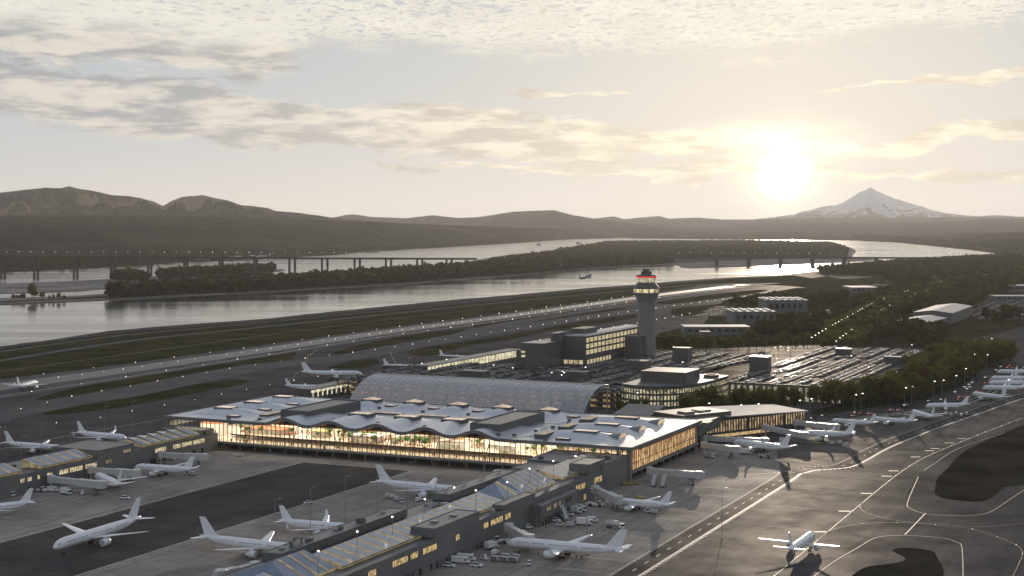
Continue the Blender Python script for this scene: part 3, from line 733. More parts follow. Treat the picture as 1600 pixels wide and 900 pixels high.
for i in range(n-1):                                     # cap of the rim
    u, v = per[i]; u2, v2 = per[i+1]
    def inn(u, v): return (min(max(u, 0.7), TL-0.7), min(max(v, 0.7), TW-0.7))
    a = (per[i][0]+(0.25 if u >= TL else -0.25 if u <= 0 else 0), v+(0.25 if v >= TW else -0.25 if v <= 0 else 0), roof_h(u, v)+0.25)
    b_ = (u2+(0.25 if u2 >= TL else -0.25 if u2 <= 0 else 0), v2+(0.25 if v2 >= TW else -0.25 if v2 <= 0 else 0), roof_h(u2, v2)+0.25)
    c1, d1 = inn(u2, v2), inn(u, v)
    fb.add([a, b_, (*c1, roof_h(*c1)+0.26), (*d1, roof_h(*d1)+0.26)], [(0,1,2,3)])
obj('fascia', fb, M['fascia'], term)
# skylights on the roof
def skylight(cu, cv, wu, wv, h=1.3, peak=0.0, name='skylight', base=None):
    z = roof_h(cu, cv) if base is None else base
    zb = min(roof_h(cu+a*wu/2, cv+b*wv/2) for a in (-1,1) for b in (-1,1))-0.2
    b = MB(); b.box(cu-wu/2, cv-wv/2, zb, cu+wu/2, cv+wv/2, z+h-0.35, 0)
    t0 = z+h-0.3; i = 0.5
    vs = [(cu-wu/2+i, cv-wv/2+i, t0),(cu+wu/2-i, cv-wv/2+i, t0),(cu+wu/2-i, cv+wv/2-i, t0),(cu-wu/2+i, cv+wv/2-i, t0)]
    if peak:
        vs += [(cu, cv, t0+peak)]; b.add(vs, [(0,1,4),(1,2,4),(2,3,4),(3,0,4)], 1)
    else: b.add(vs, [(0,1,2,3)], 1)
    if wu > 15 or wv > 12:                               # glazing bars
        nb = int(max(wu, wv)/1.6)
        for k in range(1, nb):
            if wu >= wv: x = cu-wu/2+wu*k/nb; b.box(x-0.09, cv-wv/2+i, t0+0.02, x+0.09, cv+wv/2-i, t0+0.1, 0)
            else: y = cv-wv/2+wv*k/nb; b.box(cu-wu/2+i, y-0.09, t0+0.02, cu+wu/2-i, y+0.09, t0+0.1, 0)
    obj(name, b, [M['cladding'], M['lit_sky']], term)
for cv in (31, 63, 96): skylight(24, cv, 13, 8, 0.6)
for cv in (15, 48, 80.5): skylight(41.5, cv, 8, 4.5, 1.1)
for cu in (88, 119.6, 151.2, 182.8, 214.4): skylight(cu, 103, 12, 8, 0.9, 1.6)
for cu in (119.6, 151.2, 182.8): skylight(cu, 37, 14, 9, 0.8, 0.5)
for cu in (120.5, 152, 184): skylight(cu, 66, 22, 5, 1.3)
for cu in (103.8, 135.4, 167, 198.5, 232): skylight(cu, 100, 7, 4.5, 1.3)
skylight(57, 34, 6, 20, 1.4); skylight(60.5, 61, 5, 22, 1.4); skylight(62, 93, 5, 18, 1.4)
for cv in (19, 52, 85): skylight(249, cv, 6.5, 17, 1.5)
for cv in (28, 60, 92): skylight(270, cv, 14, 6, 0.5)
skylight(263, 11, 8, 3.4, 1.4)
for cv in (28, 60, 92):                                  # half-moon roof lights at the pillow ends
    b = MB(); n = 14; z0 = 18.55; u0 = 291.5; pts = [(math.cos(math.pi*k/n)*7.5, math.sin(math.pi*k/n)*3.6) for k in range(n+1)]
    b.add([(u0, cv+a, z0+h) for a, h in pts]+[(u0-9, cv+a*0.7, z0+h*0.55) for a, h in pts]+[(u0, cv, z0)], [(i+1, i, n+1+i, n+2+i) for i in range(n)], 0)
    b.add([(u0+0.02, cv+a*0.93, z0+0.12+h*0.92) for a, h in pts], [tuple(range(n+1))], 1)
    obj('half_moon_skylight', b, [M['fascia'], M['lit_sky']], term)
def penthouse(u0, u1, v0, v1, h0, h1):
    b = MB(); b.add([(u0,v0,18.4),(u1,v0,18.4),(u1,v1,18.4),(u0,v1,18.4),(u0,v0,h0),(u1,v0,h0),(u1,v1,h1),(u0,v1,h1)], [(4,5,6,7),(0,1,5,4),(1,2,6,5),(2,3,7,6),(3,0,4,7)], 0)
    i = 0.6; b.f.pop(0); b.mi.pop(0)
    b.add([(u0,v0,h0),(u1,v0,h0),(u1,v1,h1),(u0,v1,h1),(u0+i,v0+i,h0),(u1-i,v0+i,h0),(u1-i,v1-i,h1),(u0+i,v1-i,h1),(u0+i,v0+i,h0-.5),(u1-i,v0+i,h0-.5),(u1-i,v1-i,h1-.5),(u0+i,v1-i,h1-.5)],
          [(0,1,5,4),(1,2,6,5),(2,3,7,6),(3,0,4,7),(4,5,9,8),(5,6,10,9),(6,7,11,10),(7,4,8,11)], 0)
    b.add([(u0+i,v0+i,h0-.5),(u1-i,v0+i,h0-.5),(u1-i,v1-i,h1-.5),(u0+i,v1-i,h1-.5)], [(0,1,2,3)], 1)
    obj('plant_penthouse', b, [M['cladding'], M['roof_dark']], term)
penthouse(73, 93, 19, 80, 24.2, 24.2); penthouse(204, 222.6, 14.5, 77.5, 24.2, 24.2)
b = MB()
rng = random.Random(5)
for u, v in ((64,10),(100,60),(110,20),(136,52),(141,20),(168,52),(172,20),(199,88),(238,30),(240,50),(243,66),(245,80),(255,5),(236,84),(102,88),(136,84),(168,84),(45,5),(225,8),(232,14)):
    z = roof_h(u, v); b.box(u-0.9, v-0.9, z-0.1, u+0.9, v+0.9, z+1.1)
obj('roof_vent', b, M['cladding'], term)['kind'] = 'stuff'
# bright creases of the roof valleys, drawn as thin pale tubes
b = MB()
for pts in ([(233,4),(262,40),(262,46),(285,46)], [(236,40),(236,75),(290,76)], [(96,60),(240,62)], [(8,52),(50,52)], [(8,84),(54,84)], [(64,5),(64,118)]):
    for a, q in zip(pts, pts[1:]): b.tube([(a[0],a[1],roof_h(*a)+0.15),(q[0],q[1],roof_h(*q)+0.15)], 0.16, 4)
obj('roof_crease', b, M['metal_roof'], term)

# hall body: slab, undercroft, walls
SLAB = 5.0
b = MB(); b.box(1.5, 1.5, SLAB-1.0, TL-1.5, TW-1, SLAB, 0); obj('floor_slab', b, M['concrete_wall'], term)
b = MB(); b.box(1.8, 1.8, SLAB+0.01, TL-1.8, TW-1.2, SLAB+0.06, 0)
M['hall_floor'] = mat('hall_floor', (0.42,0.35,0.27), 0.4, col2=(0.72,0.65,0.54), vscale=0.25); obj('hall_floor', b, M['hall_floor'], term)
b = MB(); b.box(33, 15, 0, 290, TW-2, SLAB-1.02); obj('undercroft_wall', b, M['cladding'], term)
b = MB(); b.box(0, 0, 0, 1.2, 1.2, SLAB-1.02); pm_ = mesh('undercroft_pillar', b, M['concrete_wall'])
for u in range(40, 290, 11): link('undercroft_pillar', pm_, term, (u, 7, 0))
for v in range(8, 118, 12): link('undercroft_pillar', pm_, term, (300, v, 0))
for bx in ((303.2, 2.2, 0, 305.4, 5.0, 16.8), (297.5, 2.2, 0, 298.6, 3.4, 16.8), (303.2, 117, 0, 305, 119, 16.8), (0.6,1.0,0,1.3,1.7,16.8)):
    b = MB(); b.box(*bx); obj('corner_pillar', b, M['concrete_wall'], term)
# facade glass following the wave, mullions
g = MB(); n = 96
g.v += [(2+(TL-5)*i/n, 2.6, SLAB+0.06) for i in range(n+1)]+[(2+(TL-5)*i/n, 2.6, roof_h(2+(TL-5)*i/n, 0)-1.6) for i in range(n+1)]
for i in range(n): g.f.append([i, i+1, n+2+i, n+1+i]); g.mi.append(0)
obj('front_glazing', g, M['glass'], term)
b = MB()
for i in range(97):
    u = 2+(TL-5)*i/96; w = 0.11 if i % 5 else 0.2; b.box(u-w, 2.3, SLAB, u+w, 2.75, roof_h(u, 0)-1.58)
for z in (SLAB+3.6,): b.box(2, 2.35, z-0.09, TL-3, 2.7, z+0.09)
b.box(2, 1.9, SLAB-0.2, TL-3, 2.8, SLAB+0.25)
obj('front_mullions', b, M['frame_dark'], term)
# right wall: fins over a glowing screen
b = MB(); b.add([(303.9,3,SLAB+0.3),(303.9,TW-2,SLAB+0.3),(303.9,TW-2,16.6),(303.9,3,16.6)], [(0,1,2,3)]); obj('side_glazing', b, M['lit_hall'], term)
b = MB()
for i in range(40):
    v = 3.5+i*2.92; b.box(304.0, v-0.14, SLAB+0.3, 304.3, v+0.14, 16.6)
b.box(304.0, 3, SLAB-0.9, 305.4, TW-2, SLAB+0.3); b.box(304.0, 3, 16.4, 305.2, TW-2, 16.95); b.box(304.0, 3, 8.6, 304.3, TW-2, 8.85)
obj('side_fins', b, M['cladding'], term)
b = MB(); b.box(1.2, 3, SLAB+7, 1.7, TW-2, 16.8); b.box(1.2,1.8,SLAB-0.5,36,2.2,12.9); obj('west_wall', b, M['wall_grey'], term)
b = MB(); b.box(3, 100, SLAB+0.1, TL-6, 101, 15.5)
M['hall_wall'] = mat('hall_wall', (0.32,0.22,0.14), 0.7, col2=(0.78,0.72,0.62), vscale=0.22, stretch=(1,1,0.4)); obj('hall_back_wall', b, M['hall_wall'], term)
# timber Y columns
b = MB()
for d in (-1, 1): b.tube([(0, 0, 0), (d*3.4, 0, 10.8)], [0.34, 0.26], 5)
ym = mesh('timber_column', b, M['wood'])
for u in list(range(56, 240, 32))+[250, 275]:
    for v in (9, 40, 68): link('timber_column', ym, term, (u, v, SLAB))
# mezzanine ledge
b = MB(); b.box(44, 8, SLAB+3.4, 246, 8.4, SLAB+4.2, 0); b.box(44, 8.4, SLAB+3.4, 246, 60, SLAB+3.75, 1)
M['copper'] = mat('copper_band', (0.16,0.075,0.05), 0.5)
obj('mezzanine', b, [M['copper'], M['hall_floor']], term)
MZ = SLAB+3.76
# hall lamps: real light falling from the ceiling
for k in range(8):
    for r in range(2):
        ld = bpy.data.lights.new('hall_lamp', 'AREA'); ld.shape = 'RECTANGLE'; ld.size = 34; ld.size_y = 24; ld.energy = HALL_W; ld.color = (1.0,0.88,0.70)
        lo = bpy.data.objects.new('hall_lamp', ld); COL.objects.link(lo); lo.parent = term; lo.location = (20+k*38, 18+r*34, 15.4)
for k in range(8):                                       # lower hall under the mezzanine
    ld = bpy.data.lights.new('lower_lamp', 'AREA'); ld.shape = 'RECTANGLE'; ld.size = 24; ld.size_y = 3; ld.energy = HALL_W*0.12; ld.color = (1.0,0.84,0.60)
    lo = bpy.data.objects.new('lower_lamp', ld); COL.objects.link(lo); lo.parent = term; lo.location = (56+k*25.5, 10.5, SLAB+3.3)

# ---- things inside the hall
def kiosk(w, d, h, wall, top):
    b = MB(); b.box(-w/2,-d/2,0,w/2,d/2,h,0); r = [ (-w/2+.3,-d/2+.3),(w/2-.3,-d/2+.3),(w/2-.3,d/2-.3),(-w/2+.3,d/2-.3)]
    return b
M['booth_white'] = mat('booth_white', (0.78,0.74,0.66), 0.6); M['booth_taupe'] = mat('booth_taupe', (0.34,0.26,0.21), 0.6); M['booth_red'] = mat('booth_terracotta', (0.42,0.13,0.05), 0.6); M['booth_ochre'] = mat('booth_ochre', (0.60,0.42,0.16), 0.6)
KM = {'white': M['booth_white'], 'taupe': M['booth_taupe'], 'terracotta': M['booth_red'], 'ochre': M['booth_ochre'], 'green': M['leaf_in']}
kspec = [(62,24,26,14,3.2,'taupe','terracotta','long taupe shop block under a terracotta roof near the west end of the hall'),
 (48,60,14,8,6,'white','terracotta','white two-storey booth with a terracotta top behind the west glass'),
 (100,22,9,8,4.2,'taupe','ochre','taupe kiosk beside the first timber columns of the hall'),
 (114,40,16,10,6,'ochre','ochre','tall ochre wall booth deep in the middle of the hall'),
 (136,16,18,8,4.4,'taupe','white','broad taupe shop front standing on the hall mezzanine edge'),
 (152,34,9,9,5.5,'white','ochre','white booth with an ochre top behind the mezzanine'),
 (172,46,20,8,4,'ochre','green','low ochre counter with planting on top inside the hall'),
 (193,16,17,9,4.6,'white','taupe','white shop with a taupe lid right behind the glass'),
 (216,30,14,14,5.6,'white','white','large plain white block near the east part of the hall'),
 (229,14,10,7,4.5,'white','white','white block facing the glass beside the slanting timber columns'),
 (256,34,16,8,3.4,'white','terracotta','white booth with a terracotta lid at the east end of the hall'),
 (284,30,12,10,3.4,'ochre','terracotta','ochre booth in the east corner of the hall'),
 (16,30,14,10,7,'white','terracotta','white booth behind the narrow west window band'),
 (80,58,20,10,6,'white','ochre','long white booth standing far back in the west half'),
 (186,72,30,8,6,'white','taupe','long pale booth at the back of the hall')]
for u, v, w, d, h, ca, cb, lab in kspec:
    z = MZ if (44 < u < 246 and v < 60 and v > 8) else SLAB+0.07
    t = thing('shop_kiosk', lab, 'kiosk', (u, v, z), 0, 'shops inside the terminal hall')
    b = MB(); b.box(-w/2,-d/2,0,w/2,d/2,h-0.35); obj('wall', b, KM[ca], t)
    b = MB(); b.box(-w/2-0.2,-d/2-0.2,h-0.35,w/2+0.2,d/2+0.2,h); obj('roof', b, KM[cb], t)
    b = MB(); b.add([(-w*0.35,-d/2-0.03,0.3),(w*0.35,-d/2-0.03,0.3),(w*0.35,-d/2-0.03,min(2.6,h-0.8)),(-w*0.35,-d/2-0.03,min(2.6,h-0.8))],[(0,1,2,3)]); obj('shop_window', b, M['lit_pale'], t)
rk = random.Random(61)
for k in range(30):
    u, v = rk.uniform(38, 300), rk.uniform(8, 44); w, d, hh_ = rk.uniform(2.5, 8), rk.uniform(2, 5), rk.uniform(1.3, 3.4); cn = rk.choice(['taupe','terracotta','terracotta','ochre','white','green'])
    z = MZ if (44 < u < 246 and v > 9) else SLAB+0.07
    t = thing('market_stall', 'small %s stall with a dark counter on the hall floor' % cn, 'stall', (u, v, z), 0, 'small %s stalls in the hall' % cn)
    b = MB(); b.box(-w/2,-d/2,0,w/2,d/2,hh_*0.4); obj('counter', b, M['booth_taupe'], t)
    b = MB(); b.box(-w/2,-d/2,hh_-0.3,w/2,d/2,hh_)
    for a in (-1, 1):
        for c in (-1, 1): b.box(a*(w/2-.15)-.08, c*(d/2-.15)-.08, hh_*.4, a*(w/2-.15)+.08, c*(d/2-.15)+.08, hh_-.3)
    obj('awning', b, KM[cn], t)
def leaf_crown(mb, n, rx, ry, rz, cz, size, seed, mi=0, lumps=7, flat=0.0):
    rg = random.Random(seed)
    cs = []
    for _ in range(lumps):
        a = rg.uniform(0, 6.283); q = rg.uniform(0.15, 0.62); h = rg.uniform(-0.75, 0.8)
        cs.append((math.cos(a)*q*rx*(1-0.35*max(0,h)), math.sin(a)*q*ry*(1-0.35*max(0,h)), cz+h*rz*0.72, rg.uniform(0.38, 0.62)))
    for i in range(n):
        c = cs[i % lumps]
        d = Vector((rg.gauss(0,1), rg.gauss(0,1), rg.gauss(0,1))).normalized(); q = rg.uniform(0.55, 1.06)**0.6
        p = Vector((c[0]+d.x*rx*c[3]*q, c[1]+d.y*ry*c[3]*q, c[2]+d.z*rz*c[3]*q*0.9))
        s = size*rg.uniform(0.6, 1.3)
        nrm = (d+Vector((rg.gauss(0,.6), rg.gauss(0,.6), rg.gauss(0,.6)+0.3))).normalized()
        a1 = nrm.orthogonal().normalized(); a2 = nrm.cross(a1)
        mb.add([p+a1*s, p+a2*s*0.8+nrm*s*0.25, p-a1*s*0.9, p-a2*s*0.8-nrm*s*0.1], [(0,1,2,3)], mi)
    return mb
ib = MB(); leaf_crown(ib, 150, 2.3, 2.3, 1.3, 3.6, 0.42, 4); ic = mesh('crown', ib, M['leaf_in'])
tb = MB(); tb.tube([(0,0,0),(0.05,0,3.4)], [0.14,0.08], 5); it_ = mesh('trunk', tb, M['bark'])
pbx = MB(); pbx.lathe([(0.9,0),(1.1,0.7)], 8); ip = mesh('planter', pbx, M['booth_ochre'])
rng = random.Random(12)
spots = [(140+rng.uniform(-40,12), rng.uniform(10,30)) for _ in range(14)]+[(rng.uniform(160,186), rng.uniform(9,26)) for _ in range(9)]+[(rng.uniform(236,300), rng.uniform(6,48)) for _ in range(20)]+[(rng.uniform(44,90), rng.uniform(10,44)) for _ in range(7)]+[(rng.uniform(196,212), rng.uniform(24,50)) for _ in range(4)]
for u, v in spots:
    z = MZ if (44 < u < 246 and v > 9) else SLAB+0.07
    t = thing('indoor_tree', 'small leafy green tree in a round planter inside the lit terminal hall', 'tree', (u, v, z), rng.uniform(0,6), 'indoor trees of the terminal hall')
    s = rng.uniform(0.7,1.15); t.scale = (s,s,s)
    link('crown', ic, t); link('trunk', it_, t); link('planter', ip, t)
# ---- people: one continuous skinned body each, three builds shared by all
def person_mesh(name, cloth, pose):
    me = bpy.data.meshes.new(name)
    st = 0.22 if pose == 'walk' else 0.03
    V = [(0,0,0.95),(0,0,1.15),(0,0,1.38),(0,0,1.5),(0,0.02,1.64),(0,0.02,1.76),
         (0.19,0,1.42),(0.24,st*0.5,1.15),(0.25,st*0.9+0.06,0.9),(-0.19,0,1.42),(-0.24,-st*0.5,1.15),(-0.25,-st*0.9+0.06,0.9),
         (0.10,0,0.9),(0.11,-st*0.5,0.5),(0.11,-st,0.08),(0.11,-st+0.16,0.04),(-0.10,0,0.9),(-0.11,st*0.5,0.5),(-0.11,st,0.08),(-0.11,st+0.16,0.04)]
    Ed = [(0,1),(1,2),(2,3),(3,4),(4,5),(2,6),(6,7),(7,8),(2,9),(9,10),(10,11),(0,12),(12,13),(13,14),(14,15),(0,16),(16,17),(17,18),(18,19)]
    Rr = [.15,.15,.17,.07,.11,.09,.08,.055,.045,.08,.055,.045,.10,.075,.05,.045,.10,.075,.05,.045]
    me.from_pydata(V, Ed, []); o = bpy.data.objects.new('person_source', me); COL.objects.link(o)
    md = o.modifiers.new('s', 'SKIN')
    for i, sv in enumerate(me.skin_vertices[0].data): sv.radius = (Rr[i]*1.12, Rr[i]*0.95); sv.use_root = (i == 0)
    dg = bpy.context.evaluated_depsgraph_get(); out = bpy.data.meshes.new_from_object(o.evaluated_get(dg))
    bpy.data.objects.remove(o); out.name = name
    out.materials.clear(); out.materials.append(cloth); out.materials.append(KS['skin']); out.materials.append(KS['trouser'])
    for p in out.polygons:
        z = p.center.z; p.material_index = 1 if (z > 1.5 or (abs(p.center.x) > 0.2 and z < 1.0)) else 2 if z < 0.93 else 0
        p.use_smooth = True
    return out
KS = {'skin': mat('skin', (0.45,0.28,0.20), 0.6), 'trouser': mat('dark_trousers', (0.03,0.03,0.04), 0.8)}
cloths = [('dark coat', mat('dark_coat', (0.03,0.03,0.035), 0.8)), ('red jacket', mat('red_jacket', (0.30,0.04,0.03), 0.8)), ('brown jacket', mat('brown_jacket', (0.14,0.08,0.05), 0.8)), ('pale shirt', mat('pale_shirt', (0.5,0.48,0.45), 0.8))]
pm = []
for cn, cm in cloths:
    for pose in ('walk', 'stand'): pm.append((cn, pose, person_mesh('person', cm, pose)))
def pick():
    r = rng.random(); k = 0 if r < 0.5 else 2 if r < 0.75 else 1 if r < 0.88 else 3
    return pm[k*2+rng.randrange(2)]
for k in range(230):
    if k < 90: u, v, z, where = rng.uniform(38, 262), rng.uniform(3.6, 7.6), SLAB+0.07, 'near the glass on the lower hall floor'
    elif k < 170: u, v, z, where = rng.uniform(60, 244), rng.uniform(9, 34), MZ, 'on the hall mezzanine'
    else: u, v, z, where = rng.uniform(248, 302), rng.uniform(4, 50), SLAB+0.07, 'in the east end of the terminal hall'
    cn, pose, me = pick()
    o = link('person', me, None, (u, v, z), rng.uniform(0, 6.28)); o.scale = (1.15,1.15,rng.uniform(0.98,1.08))
    tag(o, 'person in a %s %s %s' % (cn, 'walking' if pose == 'walk' else 'standing', where), 'person', 'people in a %s %s %s' % (cn, pose, where))

# ================================================================== CONCOURSES
def monitor(parent, uL, uR, v0, v1, zL, zR, pitch=7.6, blue=0.66, name='glass_monitor', front=True, saw=False):
    """glazed roof strip: low lit side at uR, rising to uL, blue panes between beige strips"""
    b = MB(); n = max(1, round((v1-v0)/pitch)); p = (v1-v0)/n
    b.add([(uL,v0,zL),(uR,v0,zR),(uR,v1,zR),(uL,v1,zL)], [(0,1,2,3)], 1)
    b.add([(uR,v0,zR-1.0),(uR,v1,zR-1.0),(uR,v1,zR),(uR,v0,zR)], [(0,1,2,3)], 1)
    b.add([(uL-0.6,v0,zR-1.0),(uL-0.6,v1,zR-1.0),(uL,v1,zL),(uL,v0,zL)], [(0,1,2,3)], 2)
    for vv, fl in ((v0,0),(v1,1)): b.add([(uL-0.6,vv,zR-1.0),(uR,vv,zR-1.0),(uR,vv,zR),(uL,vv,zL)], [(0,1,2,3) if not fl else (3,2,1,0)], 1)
    b.box(uR-0.05, v0, zR-0.12, uR+0.35, v1, zR+0.08, 2)
    for i in range(n+1):
        x = v0+p*i; b.add([(uL,x-0.12,zL+0.14),(uR,x-0.12,zR+0.14),(uR,x+0.12,zR+0.14),(uL,x+0.12,zL+0.14)], [(0,1,2,3)], 2)
    k = int((v1-v0)/1.5)
    for i in range(k): b.box(uR+0.02, v0+1.5*i, zR-1.0, uR+0.14, v0+1.5*i+0.14, zR, 2)
    o = obj(name, b, [M['panel_blue'], M['lit_dim'], M['frame_dark']], parent)
    for i in range(n):
        a, c = v0+p*i+p*(1-blue)/2, v0+p*i+p*(1+blue)/2; lift = 0.10; q = MB()
        q.add([(uL+0.2,a,zL+lift),(uR-0.3,a,zR+lift),(uR-0.3,c,zR+lift),(uL+0.2,c,zL+lift)], [(0,1,2,3)])
        obj('roof_pane', q, M['panel_blue'], o)
    return o
def windows(parent, u, lst, z0, z1, m, sgn=1, name='window'):
    for v0, v1 in lst:
        b = MB(); b.add([(u+sgn*0.05,v0,z0),(u+sgn*0.05,v1,z0),(u+sgn*0.05,v1,z1),(u+sgn*0.05,v0,z1)], [(0,1,2,3)], 0)
        k = max(1, int((v1-v0)/1.5))
        for i in range(k+1):
            x = v0+(v1-v0)*i/k; b.box(u+sgn*0.02, x-0.08, z0, u+sgn*0.12, x+0.08, z1, 1)
        b.box(u+sgn*0.02, v0, z0-0.12, u+sgn*0.14, v1, z0, 1); b.box(u+sgn*0.02, v0, z1, u+sgn*0.14, v1, z1+0.12, 1)
        obj(name, b, [m, M['frame_dark']], parent)
def doors(parent, u, lst, sgn=1, h=2.6):
    for v, w in lst:
        b = MB(); b.box(u if sgn > 0 else u-0.08, v-w/2, 0, u+0.08 if sgn > 0 else u, v+w/2, h); obj('door', b, M['black'], parent)
# east concourse, seen from above in front
ec = thing('concourse', 'long grey concourse with a band of blue roof panes running to the bottom edge', 'concourse', (0,0,0))
def block(parent, u0, u1, v0, v1, z1, name='roof_block', z0=0.0, par=0.5, wm='wall_grey', rm='roof_dark'):
    b = MB(); b.box(u0, v0, z0, u1, v1, z1-0.25, 0)
    b.box(u0+0.4, v0+0.4, z1-0.26, u1-0.4, v1-0.4, z1-0.2, 1)
    for a in ((u0,v0,u1,v0+0.4),(u0,v1-0.4,u1,v1),(u0,v0+0.4,u0+0.4,v1-0.4),(u1-0.4,v0+0.4,u1,v1-0.4)): b.box(a[0],a[1],z1-0.25,a[2],a[3],z1, 0)
    return obj(name, b, [M[wm], M[rm]], parent)
block(ec, 264, 304, -520, -35, 12.0, 'wall')
block(ec, 264.1, 272.5, -277, -182, 15.4, z0=12); block(ec, 264.1, 272.5, -143, -70, 15.0, z0=12)
block(ec, 293, 303.9, -216, -176, 16.0, z0=12); block(ec, 262, 304.2, -35, 1.5, 14.6); block(ec, 292.5, 303.5, -51, -30, 17.0, z0=12)
block(ec, 298.3, 303.9, -152, -118, 14.2, z0=12); block(ec, 304.0, 309.5, -124, -78, 9.6, 'service_wing'); block(ec, 264.1, 280, -35-24, -35, 13.8, z0=12)
monitor(ec, 284.5, 298, -276, -137, 16.0, 13.0); monitor(ec, 284.5, 297.5, -70, -14, 15.6, 13.0, 7.0)
monitor(ec, 284.5, 298, -420, -306, 16.0, 13.0)
def gable(parent, uL, uR, uP, v0, v1, zb, zp, hip=8, name='gable_skylight'):
    b = MB(); vs = [(uL,v0,zb),(uR,v0,zb),(uR,v1,zb),(uL,v1,zb),(uP,v0+hip,zp),(uP,v1-hip*0.4,zp)]
    b.add(vs, [(0,1,4),(1,2,5,4),(2,3,5),(3,0,4,5)], 0)
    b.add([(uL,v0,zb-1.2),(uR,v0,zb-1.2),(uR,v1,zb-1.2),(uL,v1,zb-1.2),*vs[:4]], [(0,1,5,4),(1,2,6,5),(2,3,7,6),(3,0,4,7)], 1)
    k = int((v1-v0)/7.5); m_ = MB()
    for i in range(k):
        x = v0+hip+(v1-v0-hip*1.4)*(i+0.5)/max(1,k); f = 0.04
        nx = Vector((zp-zb, 0, uR-uP)).normalized()*0.12
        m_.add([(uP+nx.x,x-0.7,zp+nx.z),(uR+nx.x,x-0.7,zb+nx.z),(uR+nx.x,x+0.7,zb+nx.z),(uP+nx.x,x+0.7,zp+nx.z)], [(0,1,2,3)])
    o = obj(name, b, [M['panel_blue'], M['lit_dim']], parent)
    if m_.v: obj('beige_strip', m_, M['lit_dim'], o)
gable(ec, 277.5, 299.0, 287, -138, -118, 12.6, 18.8, 12); gable(ec, 278, 297.5, 284.5, -117.5, -80, 12.9, 19.0, 4)
gable(ec, 268, 296, 284, -306, -277, 12.8, 18.5, 6)
windows(ec, 304, [(-268,-262),(-250,-238),(-236,-230),(-226,-214.5),(-198,-194.5),(-172,-167.5),(-165,-153),(-151,-145)], 7.6, 10.0, M['lit'])
windows(ec, 304, [(-70,-64),(-63,-58),(-46,-26),(-20,-14)], 6.6, 9.4, M['lit'])
windows(ec, 309.5, [(-118,-113),(-110,-106),(-104,-101)], 6.0, 8.0, M['lit_dim']); windows(ec, 309.5, [(-96,-88)], 6.2, 8.2, M['frame_dark'])
windows(ec, 304, [(-60,-57),(-41,-38)], 0.8, 3.6, M['lit'])
doors(ec, 304, [(-258,1.6),(-246,4),(-238,1.6),(-234,1.4),(-228,2.2),(-219,1.4),(-214,1.2),(-206,1.3),(-199,1.3),(-192,1.3),(-178,1.4),(-174,1.2),(-141,1.2)])
doors(ec, 309.5, [(-122+3.2*k,1.9) for k in range(14)], h=3.4)
b = MB(); b.box(268.5,-34.95,9.0,270.0,-34.8,11.4); obj('door', b, M['black'], ec)
b = MB()
rng = random.Random(8)
for k in range(14):
    v = -270+k*19; b.box(266.5, v, 15.2 if (-277<v<-184 or -143<v<-72) else 11.8, 268.4, v+1.2, 16.0 if (-277<v<-184 or -143<v<-72) else 12.6)
b.box(296,-205,15.9,299,-203,16.5); b.box(297,-190,15.9,300,-188,16.4)
obj('roof_vent', b, M['metal_roof'], ec)['kind'] = 'stuff'
# west concourse
wc = thing('concourse', 'grey west concourse with lit windows and sawtooth roof glazing left of the terminal', 'concourse', (0,0,0))
block(wc, 6, 39.6, -420, 1.5, 10.4, 'wall'); block(wc, 7, 39.7, -106, -76, 14.6, z0=10.4); block(wc, 5.5, 36, -11, 1.6, 12.8); 
block(wc, 7, 22, -330, -170, 13.5, z0=10.4)
monitor(wc, 25, 37, -147, -107.5, 14.8, 11.6, 7.2); monitor(wc, 25, 37, -240, -160, 14.8, 11.6, 7.2)
# sawtooth strip near the terminal
o = monitor(wc, 25.5, 37.2, -66, -13, 14.6, 11.6, 8.8, 0.01)
for i in range(6):
    v0 = -66+8.8*i; b = MB(); b.add([(25.6,v0+0.3,15.6),(37.0,v0+0.3,12.0),(37.0,v0+5.6,12.0),(25.6,v0+5.6,14.8)], [(0,1,2,3)])
    b.add([(25.6,v0+0.3,14.6),(37.0,v0+0.3,11.6),(37.0,v0+0.3,12.0),(25.6,v0+0.3,15.6)], [(0,1,2,3)]); obj('roof_pane', b, M['panel_blue'], o)
windows(wc, 39.6, [(-58,-48),(-42,-35),(-34,-24),(-23,-12)], 6.4, 8.9, M['lit_pale']); windows(wc, 39.7, [(-86,-79)], 10.2, 12.0, M['lit_dim'])
windows(wc, 39.6, [(-136,-129),(-128,-118),(-116,-107)], 6.0, 8.4, M['lit_pale']); windows(wc, 39.6, [(-164,-161),(-159,-156),(-152,-150),(-145,-141)], 6.2, 8.2, M['lit_pale']); windows(wc, 39.6, [(-100,-95)], 6.4, 8.4, M['lit_dim'])
doors(wc, 39.6, [(-158,1.4),(-126,4),(-112,3),(-104,5),(-95,4),(-72,4.5),(-60,4),(-50,3),(-22,3),(-14,2)], h=3.2)
b = MB(); b.box(36.01,-8,9.5,36.1,-6.2,12.2); obj('door', b, M['black'], wc)
